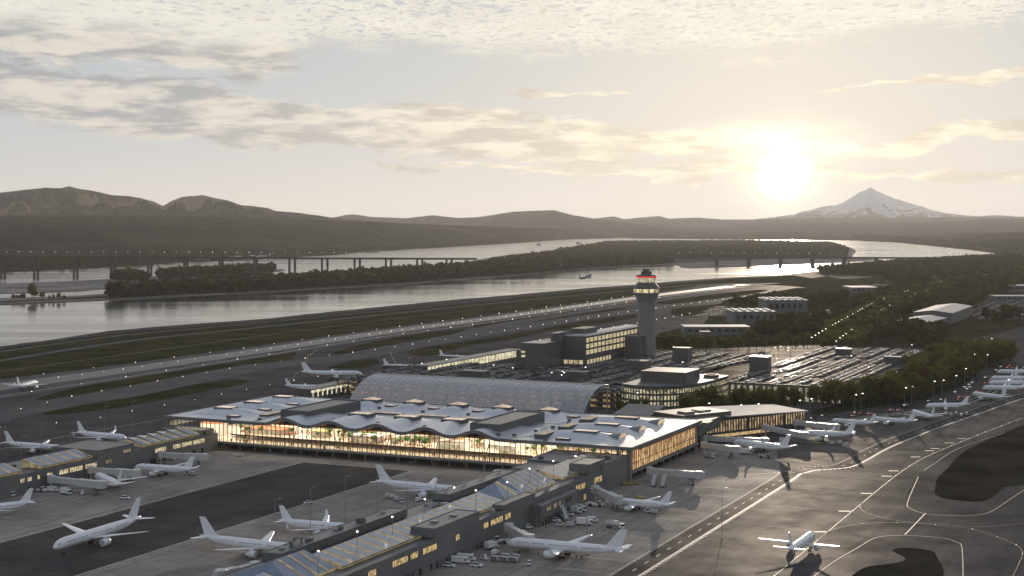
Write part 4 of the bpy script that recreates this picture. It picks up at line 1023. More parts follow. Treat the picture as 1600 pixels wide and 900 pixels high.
# north concourse, glowing behind the terminal
h = math.atan2(238-166, 335-296)
nc = thing('concourse', 'low north concourse with a long row of glowing slit windows right of the terminal', 'concourse', (297,162,0), h)
b = MB(); b.box(-14, 3, 0, 94, 22, 3.0); b.box(0, 0.4, 3.0, 92, 30, 12.0); b.f.pop(); obj('wall', b, M['cladding'], nc)
b = MB(); b.add([(18,-1.2,14.2),(93,-1.2,12.2),(93,31,13.4),(18,31,17.0),(18,-1.2,13.6),(93,-1.2,11.6),(93,31,12.8),(18,31,16.2)], [(0,1,2,3),(4,5,1,0),(5,6,2,1),(6,7,3,2),(7,4,0,3),(7,6,5,4)]); obj('roof', b, M['metal_roof'], nc)
for x0, x1 in ((0,36),(38,70),(72,91)):
    b = MB(); b.add([(x0,0.3,4.6),(x1,0.3,4.6),(x1,0.3,11.4),(x0,0.3,11.4)], [(0,1,2,3)], 0)
    k = int((x1-x0)/2.3)
    for i in range(k+1): x = x0+(x1-x0)*i/k; b.box(x-0.42, -0.3, 3.6, x+0.42, 0.25, 12.4, 1)
    b.box(x0, -0.3, 3.4, x1, 0.25, 4.6, 1)
    obj('window_band', b, [M['lit_wing'], M['cladding']], nc)
b = MB(); b.add([(8,2.9,0.5),(60,2.9,0.5),(60,2.9,2.6),(8,2.9,2.6)], [(0,1,2,3)]); obj('lower_window', b, M['lit'], nc)
b = MB(); b.box(-18, 2, 3.0, 24, 30, 17.0); b.box(-10,8,17.0,-2,16,18.0); b.box(4,10,17.0,14,18,17.8); obj('plant_block', b, M['cladding'], nc)
# bridge roof between the terminal and the north concourse
b = MB(); b.box(286, 121.5, 9, 305, 166, 15.5); b.box(297,118,16.9,312,128,17.6); obj('link_block', b, M['cladding'], nc).matrix_parent_inverse = nc.matrix_basis.inverted() if False else Matrix.Rotation(-h,4,'Z')@Matrix.Translation((-297,-162,0))
t = thing('service_building', 'flat dark service block between the terminal roof and the drum building', 'building', (238,150,0))
b = MB(); b.add([(0,0,0),(26,0,0),(26,30,0),(0,30,0),(0,0,15),(26,0,15),(26,30,18.5),(0,30,18.5)], [(4,5,6,7),(0,1,5,4),(1,2,6,5),(2,3,7,6),(3,0,4,7)]); obj('wall', b, M['cladding'], t)
b = MB(); b.add([(0.4,0.4,15.2),(25.6,0.4,15.2),(25.6,29.6,18.7),(0.4,29.6,18.7)], [(0,1,2,3)]); obj('roof', b, M['roof_dark'], t)

# ================================================================== GLASS CANOPY
cp = thing('glass_canopy', 'great curved canopy of glass panes behind the terminal roof', 'canopy', (0,0,0))
CP = [(124,8.0),(127,13.5),(131,18.5),(136.5,23.0),(143,26.8),(150.5,29.6),(158.5,31.2),(166.5,31.6),(173,31.0)]
CP = smoothline(CP, 3)
u0c, u1c = 55.0, 226.0
b = MB(); nn = 40
for i in range(nn+1):
    for v, z in CP: b.v.append((u0c+(u1c-u0c)*i/nn, v, z))
m_ = len(CP)
for i in range(nn):
    for j in range(m_-1): b.f.append([i*m_+j, (i+1)*m_+j, (i+1)*m_+j+1, i*m_+j+1]); b.mi.append(0)
def canopy_glass():
    m = bpy.data.materials.new('canopy_glass'); m.use_nodes = True; t = NT(m.node_tree); t.n.remove(t.n['Principled BSDF'])
    tr = t.new('ShaderNodeBsdfTransparent'); tr.inputs[0].default_value = (0.74,0.75,0.73,1)
    gl = t.new('ShaderNodeBsdfGlossy'); gl.inputs['Roughness'].default_value = 0.24; gl.inputs[0].default_value = (0.9,0.9,0.9,1)
    df = t.new('ShaderNodeBsdfDiffuse'); df.inputs[0].default_value = (0.48,0.46,0.44,1)
    tl = t.new('ShaderNodeBsdfTranslucent'); tl.inputs[0].default_value = (0.5,0.48,0.44,1)
    fr = t.new('ShaderNodeFresnel'); fr.inputs[0].default_value = 1.6
    m1 = t.new('ShaderNodeMixShader'); m1.inputs[0].default_value = 0.5; t.l.new(df.outputs[0], m1.inputs[1]); t.l.new(tl.outputs[0], m1.inputs[2])
    m2 = t.new('ShaderNodeMixShader'); m2.inputs[0].default_value = 0.42; t.l.new(tr.outputs[0], m2.inputs[1]); t.l.new(m1.outputs[0], m2.inputs[2])
    m3 = t.new('ShaderNodeMixShader'); t.l.new(t.m('ADD', t.m('MULTIPLY', fr.outputs[0], 2.6), 0.06, clamp=True), m3.inputs[0]); t.l.new(m2.outputs[0], m3.inputs[1]); t.l.new(gl.outputs[0], m3.inputs[2])
    t.l.new(m3.outputs[0], t.n['Material Output'].inputs[0]); return m
obj('glass_vault', b, canopy_glass(), cp)
b = MB()
for i in range(nn+1):
    u = u0c+(u1c-u0c)*i/nn; r = 0.34 if i in (0, nn) else (0.26 if i % 4 == 0 else 0.16)
    b.tube([(u,v,z+0.1) for v, z in CP], r, 4)
for j in range(0, m_, 1):
    v, z = CP[j]; b.tube([(u0c,v,z+0.1),(u1c,v,z+0.1)], 0.12 if j < m_-1 else 0.3, 4)
obj('vault_grid', b, M['bridge_white'], cp)
for i in (0, 1):
    u = u1c+0.4 if i else u0c-0.4; b = MB(); b.tube([(u,v+1.5,z-2.0) for v, z in CP[2:]], 0.22, 5); b.tube([(u,v,z) for v, z in CP], 0.3, 5)
    for j in range(3, m_, 3): b.tube([(u,CP[j][0],CP[j][1]),(u,CP[j][0]+1.5,CP[j][1]-2.0)], 0.1, 4)
    b.tube([(u,171,30.5),(u,171,12)], 0.5, 6); obj('end_arch', b, M['steel'], cp)
b = MB()
for k in range(9): b.box(u0c+11.8+k*19, 141, 0, u0c+13.2+k*19, 142, 25.8)
obj('canopy_pillar', b, M['bridge_white'], cp)
b = MB(); b.box(u0c, 122.6, 0, u1c, 123.4, 8.0); obj('canopy_base', b, M['cladding'], cp)
# ================================================================== CAR PARKS
ga = thing('parking_garage', 'wide multi-storey car park with a full roof deck behind the glass canopy', 'car park', (0,0,0))
DZ = 12.0
dk = [(-52,285),(187,285),(187,470),(214,560),(214,640),(62,640),(62,452),(-52,452)]
b = MB(); b.prism(dk, DZ-0.6, DZ, 0); obj('roof_deck', b, M['deck'], ga)
b = MB()
for z in (0.2, 4.2, 8.2): b.prism([(a+(1 if a < 0 else -1), v+1) for a, v in dk[:3]]+[(186,449),(-51,449)], z, z+0.5)
b.box(-48, 300, 0.7, 180, 440, DZ-0.7); obj('parking_floor', b, M['cladding'], ga)
b = MB()
for z in (3.8, 7.8, 11.5):
    b.box(-52, 284.7, z, 187, 285.0, z+1.2); b.box(187, 285, z, 187.3, 470, z+1.2)
for k in range(25): b.box(-52+k*9.9, 285.1, 0, -51+k*9.9, 286, DZ-0.7)
for k in range(20): b.box(186, 286+k*9, 0, 186.9, 287+k*9, DZ-0.7)
obj('parapet', b, M['office'], ga)
b = MB()
for z in (1.0, 5.1, 9.1):
    for k in range(18): b.add([(185.5,288+k*9,z),(185.5,294+k*9,z),(185.5,294+k*9,z+2.1),(185.5,288+k*9,z+2.1)], [(0,1,2,3)])
    for k in range(24): b.add([(-50+k*9.9,286.6,z),(-44+k*9.9,286.6,z),(-44+k*9.9,286.6,z+1.8),(-50+k*9.9,286.6,z+1.8)], [(0,1,2,3)])
obj('lit_opening', b, lit('garage_light', (0.05,0.035,0.02), (0.42,0.27,0.13), 0.7, 0.12), ga)
def stairbox(parent, px_, py_, w, d, h, lid=False):
    u, v = P(px_, py_, DZ); b = MB(); b.box(u-w/2, v-d/2, DZ, u+w/2, v+d/2, DZ+h, 0); b.box(u-w/2-.3, v-d/2-.3, DZ+h, u+w/2+.3, v+d/2+.3, DZ+h+0.4, 1)
    obj('stair_tower', b, [M['office'], M['metal_roof'] if lid else M['roof_dark']], parent)
stairbox(ga, 742, 592, 22, 12, 6.5); stairbox(ga, 893, 592, 26, 12, 6); stairbox(ga, 997, 580, 18, 14, 9); stairbox(ga, 1066, 564, 15, 12, 12)
gb = thing('parking_garage', 'car park with pale lit openings and long rows of cars, among the trees', 'car park', (0,0,0))
dk2 = [(234,388),(333,388),(345,560),(345,760),(236,762),(200,690),(205,560),(228,470)]
b = MB(); b.prism(dk2, DZ-0.6, DZ, 0); obj('roof_deck', b, M['deck'], gb)
b = MB(); b.prism([(236,391),(331,391),(343,560),(343,757),(238,758),(203,690),(208,560),(231,470)], 0.1, DZ-0.62); obj('parking_floor', b, M['cladding'], gb)
b = MB(); b.box(234,387.6,DZ-1.0,333,388.0,DZ+1.1)
for k in range(21): b.box(234+k*4.9, 387.7, 0, 236.2+k*4.9, 388.4, DZ-1.0)
for q, w in zip(dk2[1:4], dk2[2:5]):
    b.tube([(q[0],q[1],DZ+0.9),(w[0],w[1],DZ+0.9)], 0.3, 4)
obj('parapet', b, M['office'], gb)
b = MB(); b.add([(234,389.5,0.4),(333,389.5,0.4),(333,389.5,DZ-1.2),(234,389.5,DZ-1.2)], [(0,1,2,3)]); obj('lit_opening', b, lit('garage_light_pale', (0.25,0.23,0.17), (0.75,0.70,0.52), 0.6, 0.2), gb)
b = MB()
for x0,y0,x1,y1 in ((1224,598,1322,562),(1303,598,1366,571),(1345,607,1400,582)):
    a = P(x0,y0,DZ); q = P(x1,y1,DZ); b.ribbon([a,q], 4.5, DZ+1.0); 
    dx, dy = q[0]-a[0], q[1]-a[1]; l = math.hypot(dx,dy); nx, ny = -dy/l*2.25, dx/l*2.25
    for s in (1,-1): b.add([(a[0]+nx*s,a[1]+ny*s,DZ),(q[0]+nx*s,q[1]+ny*s,DZ),(q[0]+nx*s,q[1]+ny*s,DZ+1.0),(a[0]+nx*s,a[1]+ny*s,DZ+1.0)], [(0,1,2,3)])
obj('light_well_wall', b, M['ramp'], gb)
stairbox(gb, 1188, 577, 16, 12, 11); stairbox(gb, 1396, 566, 16, 10, 5, True); stairbox(gb, 1318, 553, 14, 8, 5)
# curved ramp between the two decks
b = MB(); b.ribbon(pxs([(985,592),(1040,585),(1075,578),(1120,570),(1180,555)], DZ), 9, DZ+0.4); b.ribbon(pxs([(1010,600),(1075,590),(1140,570)], 9), 9, 9.0)
o = obj('car_park_ramp', b, M['ramp']); tag(o, 'pale curved ramp linking the two car park decks', 'ramp')
# parked cars
def car_mesh(name, paint, kind='sedan', parts=None):
    L, W = 4.7, 1.85
    b = MB()
    if kind == 'suv': prof = [(-2.35,0.35),(2.35,0.35),(2.35,0.95),(1.25,1.12),(-2.3,1.15),(-2.35,0.8)]; cab = [(-2.25,1.15),(1.2,1.12),(0.55,1.72),(-2.0,1.75)]
    else: prof = [(-2.35,0.3),(2.35,0.3),(2.35,0.75),(1.1,0.95),(-1.6,0.98),(-2.35,0.88)]; cab = [(-1.75,0.97),(1.05,0.95),(0.35,1.42),(-1.05,1.44)]
    def ext(p, w0, w1, mi):
        n = len(p); zt = max(z for _, z in p); zb = min(z for _, z in p)
        def w(z): return w0+(w1-w0)*(z-zb)/(zt-zb)
        b.add([(x,-w(z),z) for x, z in p]+[(x,w(z),z) for x, z in p], [tuple(range(n)), tuple(range(2*n-1,n-1,-1))]+[(i,n+i,n+(i+1)%n,(i+1)%n) for i in range(n)], mi)
    ext(prof, 0.92, 0.88, 0); ext(cab, 0.86, 0.66, 1)
    x0, x1, zt = cab[3][0]+0.05, cab[2][0]-0.05, cab[2][1]
    b.add([(x0,-0.64,zt+0.03),(x1,-0.64,zt+0.02),(x1,0.64,zt+0.02),(x0,0.64,zt+0.03)], [(0,1,2,3)], 0)
    return b, prof, cab
def wheel_mb(r=0.33, w=0.22, n=10):
    b = MB(); rings = [[(math.cos(2*math.pi*k/n)*q, y, math.sin(2*math.pi*k/n)*q) for k in range(n)] for q, y in ((r*0.6,-w/2),(r,-w/2),(r,w/2),(r*0.6,w/2))]
    b.loft(rings, 0); return b
paints = [('black', (0.015,0.015,0.017)), ('white', (0.38,0.38,0.38)), ('silver', (0.16,0.165,0.17)), ('red', (0.15,0.02,0.015)), ('blue', (0.03,0.05,0.10)), ('grey', (0.08,0.08,0.085))]
for pn, pc_ in paints: M['paint_'+pn] = mat('car_paint_'+pn, pc_, 0.6, spec=0.2)
pcm = []
for pn, _ in paints:
    for kd in ('sedan', 'suv'):
        b, pr_, cb_ = car_mesh('parked_car', None, kd)
        for x in (-1.45, 1.4):
            for y in (-0.82, 0.82):
                n0 = len(b.v); w = wheel_mb(n=7); b.add([(vx+x, vy+y, vz+0.33) for vx, vy, vz in w.v], w.f, 2)
        pcm.append((pn, kd, b, mesh('parked_car', b, [M['paint_'+pn], M['black'], M['tyre']])))
cells_ = []
rng = random.Random(21)
def fill(poly, holes, u0, u1, v0, v1, mod, deck, z):
    u = u0
    while u < u1:
        for du, hd in ((0.0, 0.0), (5.3, math.pi)):
            v = v0; run = 0; occ = rng.random() < 0.9
            while v < v1:
                if run <= 0: run = rng.randint(3, 14); occ = rng.random() < 0.86
                run -= 1
                p = (u+du, v)
                if occ and rng.random() < 0.92 and inside(p, poly) and not any(h_[0] < p[0] < h_[2] and h_[1] < p[1] < h_[3] for h_ in holes):
                    cells_.append((dist(*p), p[0]+rng.uniform(-.3,.3), v, z, hd+rng.uniform(-.03,.03), deck))
                v += 2.75
        u += mod
def hole(x, y, w, d): u, v = P(x, y, DZ); return (u-w/2-2, v-d/2-2, u+w/2+2, v+d/2+2)
inA = [(-49,288),(184,288),(184,470),(211,560),(211,637),(78,637),(65,600),(65,449),(-49,449)]
fill(inA, [hole(742,592,22,12),hole(893,592,26,12),hole(997,580,18,14),hole(1066,564,15,12)], -46, 212, 290, 636, 17.4, 'the deck of the car park behind the canopy', DZ)
inB = [(238,393),(330,393),(341,560),(341,755),(240,757),(208,690),(212,560),(232,470)]
fill(inB, [hole(1188,577,16,12),hole(1396,566,16,10),hole(1318,553,14,8)], 240, 342, 394, 756, 17.4, 'the deck of the car park among the trees', DZ)
cells_.sort(); stuff_far = []
for i, (d_, u, v, z, hd, deck) in enumerate(cells_):
    k = rng.choices(range(12), [5,4,3,3,4,3,1,1,1,1,3,2])[0]; pn, kd, b, me = pcm[k]
    if i < 285:
        o = link('parked_car', me, None, (u, v, z), hd); tag(o, '%s %s on %s' % (pn, 'hatchback' if kd == 'suv' else 'saloon', deck), 'car', '%s %ss on %s' % (pn, kd, deck))
    else: stuff_far.append((k, u, v, z, hd))
def lots(px_poly, n, spacing=(18, 3.2)):
    poly = px(px_poly); us = [p[0] for p in poly]; vs = [p[1] for p in poly]; c = []
    u = min(us)
    while u < max(us):
        v = min(vs)
        while v < max(vs):
            if rng.random() < 0.6 and inside((u, v), poly): c.append((u, v))
            v += spacing[1]
        u += spacing[0]
    return c
extra = []
for g in ([(1330,447),(1480,437),(1500,442),(1360,455)], [(1480,480),(1600,462),(1600,500),(1530,500)], [(1250,492),(1330,478),(1300,500),(1240,515)], [(1120,478),(1200,486),(1150,492),(1080,496)]): extra += lots(g, 0)
b = MB()
mats_ = [M['paint_'+pn] for pn, _ in paints]+[M['black'], M['tyre']]
for k, u, v, z, hd in stuff_far+[(rng.randrange(12), u, v, 0.1, 0.0) for u, v in extra]:
    src = pcm[k][2]; ch, sh = math.cos(hd), math.sin(hd); n0 = len(b.v)
    nbody = 12+8+4
    b.v += [(u+x*ch-y*sh, v+x*sh+y*ch, z+w) for x, y, w in src.v[:nbody]]
    for f, mi in zip(src.f, src.mi):
        if max(f) < nbody: b.f.append([i+n0 for i in f]); b.mi.append(k//2 if mi == 0 else 6)
o = obj('parked_cars', b, mats_); tag(o, 'hundreds of far cars filling the back rows of the car parks', None, None, 'stuff')

# ================================================================== TOWER AND OFFICES
tu, tv = P(1010, 556, DZ)
tw = thing('control_tower', 'tall grey airport control tower with a lit cab and a red band at the top', 'tower', (tu, tv, 0))
b = MB(); b.lathe([(9.2,0),(8.6,30),(8.4,60),(8.6,64),(10.5,68),(12.6,71.5),(12.6,72.2)], 12); obj('shaft', b, M['tower'], tw)
b = MB(); b.lathe([(12.3,72.2),(12.3,75.6)], 12); obj('lounge_glazing', b, lit('tower_light', (0.22,0.18,0.08), (1.0,0.86,0.50), 0.9, 0.35), tw)
b = MB()
for k in range(12):
    a = 2*math.pi*k/12; b.box(math.cos(a)*12.4-0.25, math.sin(a)*12.4-0.25, 72.0, math.cos(a)*12.4+0.25, math.sin(a)*12.4+0.25, 75.8)
b.lathe([(12.7,75.6),(12.9,76.2),(12.2,77.4),(10.4,79.4),(9.4,80.6),(8.6,81.6)], 12); obj('upper_drum', b, M['office'], tw)
b = MB(); b.lathe([(7.2,81.6),(9.2,86.2)], 12); obj('cab_glazing', b, lit('cab_light', (0.30,0.28,0.18), (0.80,0.74,0.50), 0.75, 0.5), tw)
b = MB()
for k in range(12):
    a = 2*math.pi*k/12; b.tube([(math.cos(a)*7.3, math.sin(a)*7.3, 81.6), (math.cos(a)*9.3, math.sin(a)*9.3, 86.2)], 0.16, 4)
b.lathe([(8.2,81.2),(8.4,81.8)], 12); obj('cab_mullion', b, M['frame_dark'], tw)
b = MB(); b.lathe([(9.4,86.2),(9.6,87.6)], 12); obj('red_band', b, M['lamp_red'], tw)
b = MB(); b.lathe([(9.6,87.6),(9.2,88.6),(8.8,89.0),(6.0,89.2)], 12); b.box(-4.2,-3.4,89,4.2,3.4,92.2); b.box(-2.6,-2,92.2,2.6,2,94.6); b.tube([(0,0,94.6),(0,0,97.5)], 0.15, 4); obj('cab_roof', b, M['office'], tw)
b = MB()
for s in (-1, 1):
    b.tube([(s*9.7,0,88.0),(s*12.6,0,88.2),(s*12.6,0,90.2)], 0.12, 4); 
    b.lathe([(0.05,89.9),(0.5,90.4),(0.05,90.9)], 6, x=s*12.6)
obj('beacon', b, M['lamp_red'], tw)
b = MB(); b.box(-13, -24, 0, 2, -6, 32); obj('tower_annex', b, M['office'], tw)
def offwin(parent, face, fixed, a0, a1, z0, z1, n, m, rows=1, gap=0.18, rowgap=0.22, name='window_row', sgn=1):
    """n lit windows along a wall; each row is one band with its bars"""
    hz = (z1-z0)/rows
    for r in range(rows):
        b = MB(); za, zb = z0+hz*r+hz*rowgap/2, z0+hz*(r+1)-hz*rowgap/2
        for i in range(n):
            w = (a1-a0)/n; p, q = a0+w*i+w*gap/2, a0+w*(i+1)-w*gap/2
            if face == 'u': b.add([(fixed,p,za),(fixed,q,za),(fixed,q,zb),(fixed,p,zb)], [(0,1,2,3)], 0)
            else: b.add([(p,fixed,za),(q,fixed,za),(q,fixed,zb),(p,fixed,zb)], [(0,1,2,3)], 0)
        obj(name, b, m, parent)
hq = thing('office_building', 'blocky dark headquarters with three lit office floors left of the control tower', 'building', (0,0,0))
hu = P(735+955/5.293*0+ 740-735+0, 572, DZ)
A0 = P(917, 571, DZ); A1 = P(1003, 548, DZ)                # foot of the lit east wing
uw = A0[0]; v0_, v1_ = A0[1], A1[1]
print('office east face', A0, A1, 'tower', tu, tv)
B0 = P(812, 574, DZ); B1 = P(873, 574, DZ)
uB0, vB = B0; uB1 = B1[0]
W2 = uw
b = MB(); b.box(uB0, vB+2, 0, W2-24, vB+60, 33.0); b.box(uB0-8, vB+10, 0, uB0, vB+50, 26); b.box(W2-24.05, v0_-1, 0, W2-1, v1_, 17); b.box(W2-24, v0_+4, 17, W2-3.5, v1_, 37.0); b.box(uB0+20, vB+30, 33, W2-30, vB+55, 40); b.box(W2-28, v0_+30, 37, W2-14, v0_+60, 42.0)
obj('wall', b, M['office'], hq)
b = MB(); b.box(uB0+1, vB+3, 33.05, W2-25, vB+29, 33.4); b.box(W2-23, v0_+5, 37.05, W2-5, v1_-1, 37.5); b.box(uB0+21,vB+31,40.05,W2-31,vB+54,40.3); obj('roof', b, M['metal_roof'], hq)
offwin(hq, 'u', W2-3.4, v0_+6, v1_-6, 20.0, 36.2, 16, M['lit_pale'], 3, 0.22, 0.3)
offwin(hq, 'u', W2-0.9, v0_+2, v0_+62, 12.6, 16.6, 8, M['lit_pale'], 1, 0.3, 0.1)
offwin(hq, 'v', v0_-1.1, W2-22, W2-3, 12.6, 16.6, 4, M['lit_pale'], 1, 0.2, 0.1)
offwin(hq, 'v', vB+1.9, W2-46, W2-42, 20, 27.5, 1, M['lit_pale'], 2, 0.05, 0.5)
b = MB()
for k in range(14):
    v = v0_+5+(v1_-v0_-6)*k/14; w = (v1_-v0_-6)/14
    pts = [(math.cos(math.pi*i/6), math.sin(math.pi*i/6)) for i in range(7)]
    b.loft([[(uu, v+w/2-w/2*a, 37.2+0.9*h_) for a, h_ in pts] for uu in (W2-9, W2+0.5)], 0, False, False)
obj('scalloped_eave', b, M['metal_roof'], hq)
# drum building
dr = thing('hotel_building', 'dark rounded building with rows of pale lit windows at the corner behind the trees', 'building', (0,0,0))
arc = [(190,296),(203,290),(216,290.5),(227,297),(235,309),(240,326),(242.5,348),(243.5,388),(190,388)]
arc = smoothline(arc[:8], 4)+[(190,388)]
b = MB(); b.prism(arc, 0, 17.0); obj('wall', b, M['office'], dr)
b = MB(); b.prism([(u+(0.8 if u > 200 else -0.4), v-0.8) for u, v in arc], 17.0, 18.2); obj('roof', b, M['roof_dark'], dr)
b = MB(); b.box(196,318,18.2,232,352,26.0); b.box(203,352,18.2,222,372,24.0); b.lathe([(6,18.2),(6,20),(4.6,20),(4.6,18.3)], 16, x=235, y=372); obj('roof_plant', b, M['office'], dr)
for r in range(3):
    b = MB(); z0 = 3.2+r*4.6; pts = walk(arc[:-1], 2.6, 0)
    for i, (u, v, h_) in enumerate(pts):
        if i % 2 and r != 9: 
            pass
        dx, dy = math.cos(h_)*0.75, math.sin(h_)*0.75; nx, ny = math.sin(h_)*0.12, -math.cos(h_)*0.12
        b.add([(u-dx+nx,v-dy+ny,z0),(u+dx+nx,v+dy+ny,z0),(u+dx+nx,v+dy+ny,z0+3.0),(u-dx+nx,v-dy+ny,z0+3.0)], [(0,1,2,3)])
    obj('window_row', b, lit('drum_light%d' % r, (0.10,0.085,0.05), (0.75,0.66,0.40), 0.75, 0.25), dr)
# boarding piers seen as glowing bands beyond the canopy
def pier(p0, p1, z0, z1, label, drop=True):
    a, q = P(*p0, z0), P(*p1, z0); l = math.hypot(q[0]-a[0], q[1]-a[1]); hh = math.atan2(q[1]-a[1], q[0]-a[0])
    t = thing('covered_walkway', label, 'walkway', (a[0], a[1], 0), hh, 'covered walkways behind the canopy')
    b = MB(); b.box(0, 0.2, 0, l, 12, z0); b.box(0, 0.3, z0, l, 12, z1); obj('wall', b, M['office'], t)
    b = MB(); b.box(0, -1, z1, l, 13, z1+0.8); obj('roof', b, M['roof_dark'], t)
    b = MB(); n = int(l/7)
    for i in range(n):
        x = i*7.0; b.add([(x+0.5,0.1,z0+0.3),(x+6.6,0.1,z0+0.3),(x+6.6,0.1,z1-0.2),(x+0.5,0.1,z1-0.2)], [(0,1,2,3)])
        if drop: b.add([(x+2.4,0.1,z0-3.4),(x+4.4,0.1,z0-3.4),(x+4.4,0.1,z0+0.3),(x+2.4,0.1,z0+0.3)], [(0,1,2,3)])
    obj('window_row', b, M['lit_walk'], t)
pier((486,615), (608,591), 5.5, 8.0, 'narrow glowing walkway with lit drops left of the glass canopy')
pier((668,585), (812,557), 9.0, 15.5, 'broad glowing walkway between the canopy crest and the headquarters', False)
# light grey ground slab (roof) left of the walkway
b = MB(); b.prism(px([(598,579),(640,585),(668,583),(812,553),(815,540),(720,555)]), 0, 4.0); o = obj('low_annex', b, M['deck']); tag(o, 'long low flat-roofed annex beside the broad glowing walkway', 'building')
# far sheds
def shed(label, c, w, d, h, hh, rh=3.0, wm='ware_wall', ridge_along=True, kind='plain', cat='shed', name='warehouse'):
    t = thing(name, label, cat, (c[0], c[1], 0), hh)
    b = MB(); b.box(-w/2,-d/2,0,w/2,d/2,h); b.add([(-w/2,-d/2,h),(-w/2,d/2,h),(-w/2,0,h+rh)], [(0,1,2)]); b.add([(w/2,-d/2,h),(w/2,d/2,h),(w/2,0,h+rh)], [(0,1,2)]); obj('wall', b, M[wm], t)
    b = MB(); e = 1.0
    b.add([(-w/2-e,-d/2-e,h-0.2),(w/2+e,-d/2-e,h-0.2),(w/2+e,0,h+rh+0.15),(-w/2-e,0,h+rh+0.15),(-w/2-e,d/2+e,h-0.2),(w/2+e,d/2+e,h-0.2)], [(0,1,2,3),(3,2,5,4)]); obj('roof', b, M['metal_roof'], t)
    b = MB(); 
    for k in range(max(2,int(w/14))): x = -w/2+7+k*14; b.box(x-2.2,-d/2-0.06,0,x+2.2,-d/2,min(4.5,h*0.7))
    obj('loading_door', b, M['cladding'], t); return t
shed('pale gabled hangar, the farther of the two beyond the tree belt', (246,1452), 200, 52, 15, R(90))
shed('pale gabled hangar, the nearer of the two beyond the tree belt', (246,1262), 100, 44, 11, R(86))
shed('long low shed attached in front of the nearer pale hangar', (226,1208), 80, 22, 8, R(-10), 1.5)
def at(px_, py_, z=0): return P(px_, py_, z)
def flatb(label, x0, x1, yb, depth, h, wm='ware_wall', sky=0, hh=R(10)):
    a = P(x0, yb); q = P(x1, yb); w = math.hypot(q[0]-a[0], q[1]-a[1]); hd = math.atan2(q[1]-a[1], q[0]-a[0])
    t = thing('flat_building', label, 'building', (a[0], a[1], 0), hd)
    b = MB(); b.box(0,0,0,w,depth,h); obj('wall', b, M[wm], t)
    b = MB(); b.box(-0.5,-0.5,h,w+0.5,depth+0.5,h+0.6); obj('roof', b, M['metal_roof'], t)
    if sky:
        b = MB()
        for k in range(sky): x = w*(k+0.5)/sky; b.box(x-2,depth*0.15,h+0.6,x+2,depth*0.85,h+2.0)
        obj('roof_monitor', b, M['metal_roof'], t)
    b = MB()
    for k in range(int(w/9)): x = 4+k*9; b.box(x,-0.06,h*0.45,x+5,0,h*0.75)
    obj('window', b, M['black'], t); return t
flatb('long low pale building right of the control tower', 1070, 1172, 524, 40, 10)
flatb('white workshop with roof lights behind the long low building', 1146, 1212, 508, 70, 18, sky=5)
flatb('white workshop with tall dark openings and roof lights, the farther one', 1198, 1262, 492, 80, 22, sky=6)
flatb('pale roofed hall among trees beneath the snow peak', 1330, 1372, 459, 80, 12)
flatb('long white roofed store at the right edge beyond the woods', 1572, 1640, 456, 60, 12)
flatb('low grey depot at the right edge beyond the woods', 1556, 1640, 470, 40, 8)
flatb('small white shelter in the tree belt behind the car park', 1095, 1110, 528, 16, 7)
flatb('low flat store by the right edge above the parked jets', 1555, 1600, 498, 30, 6)

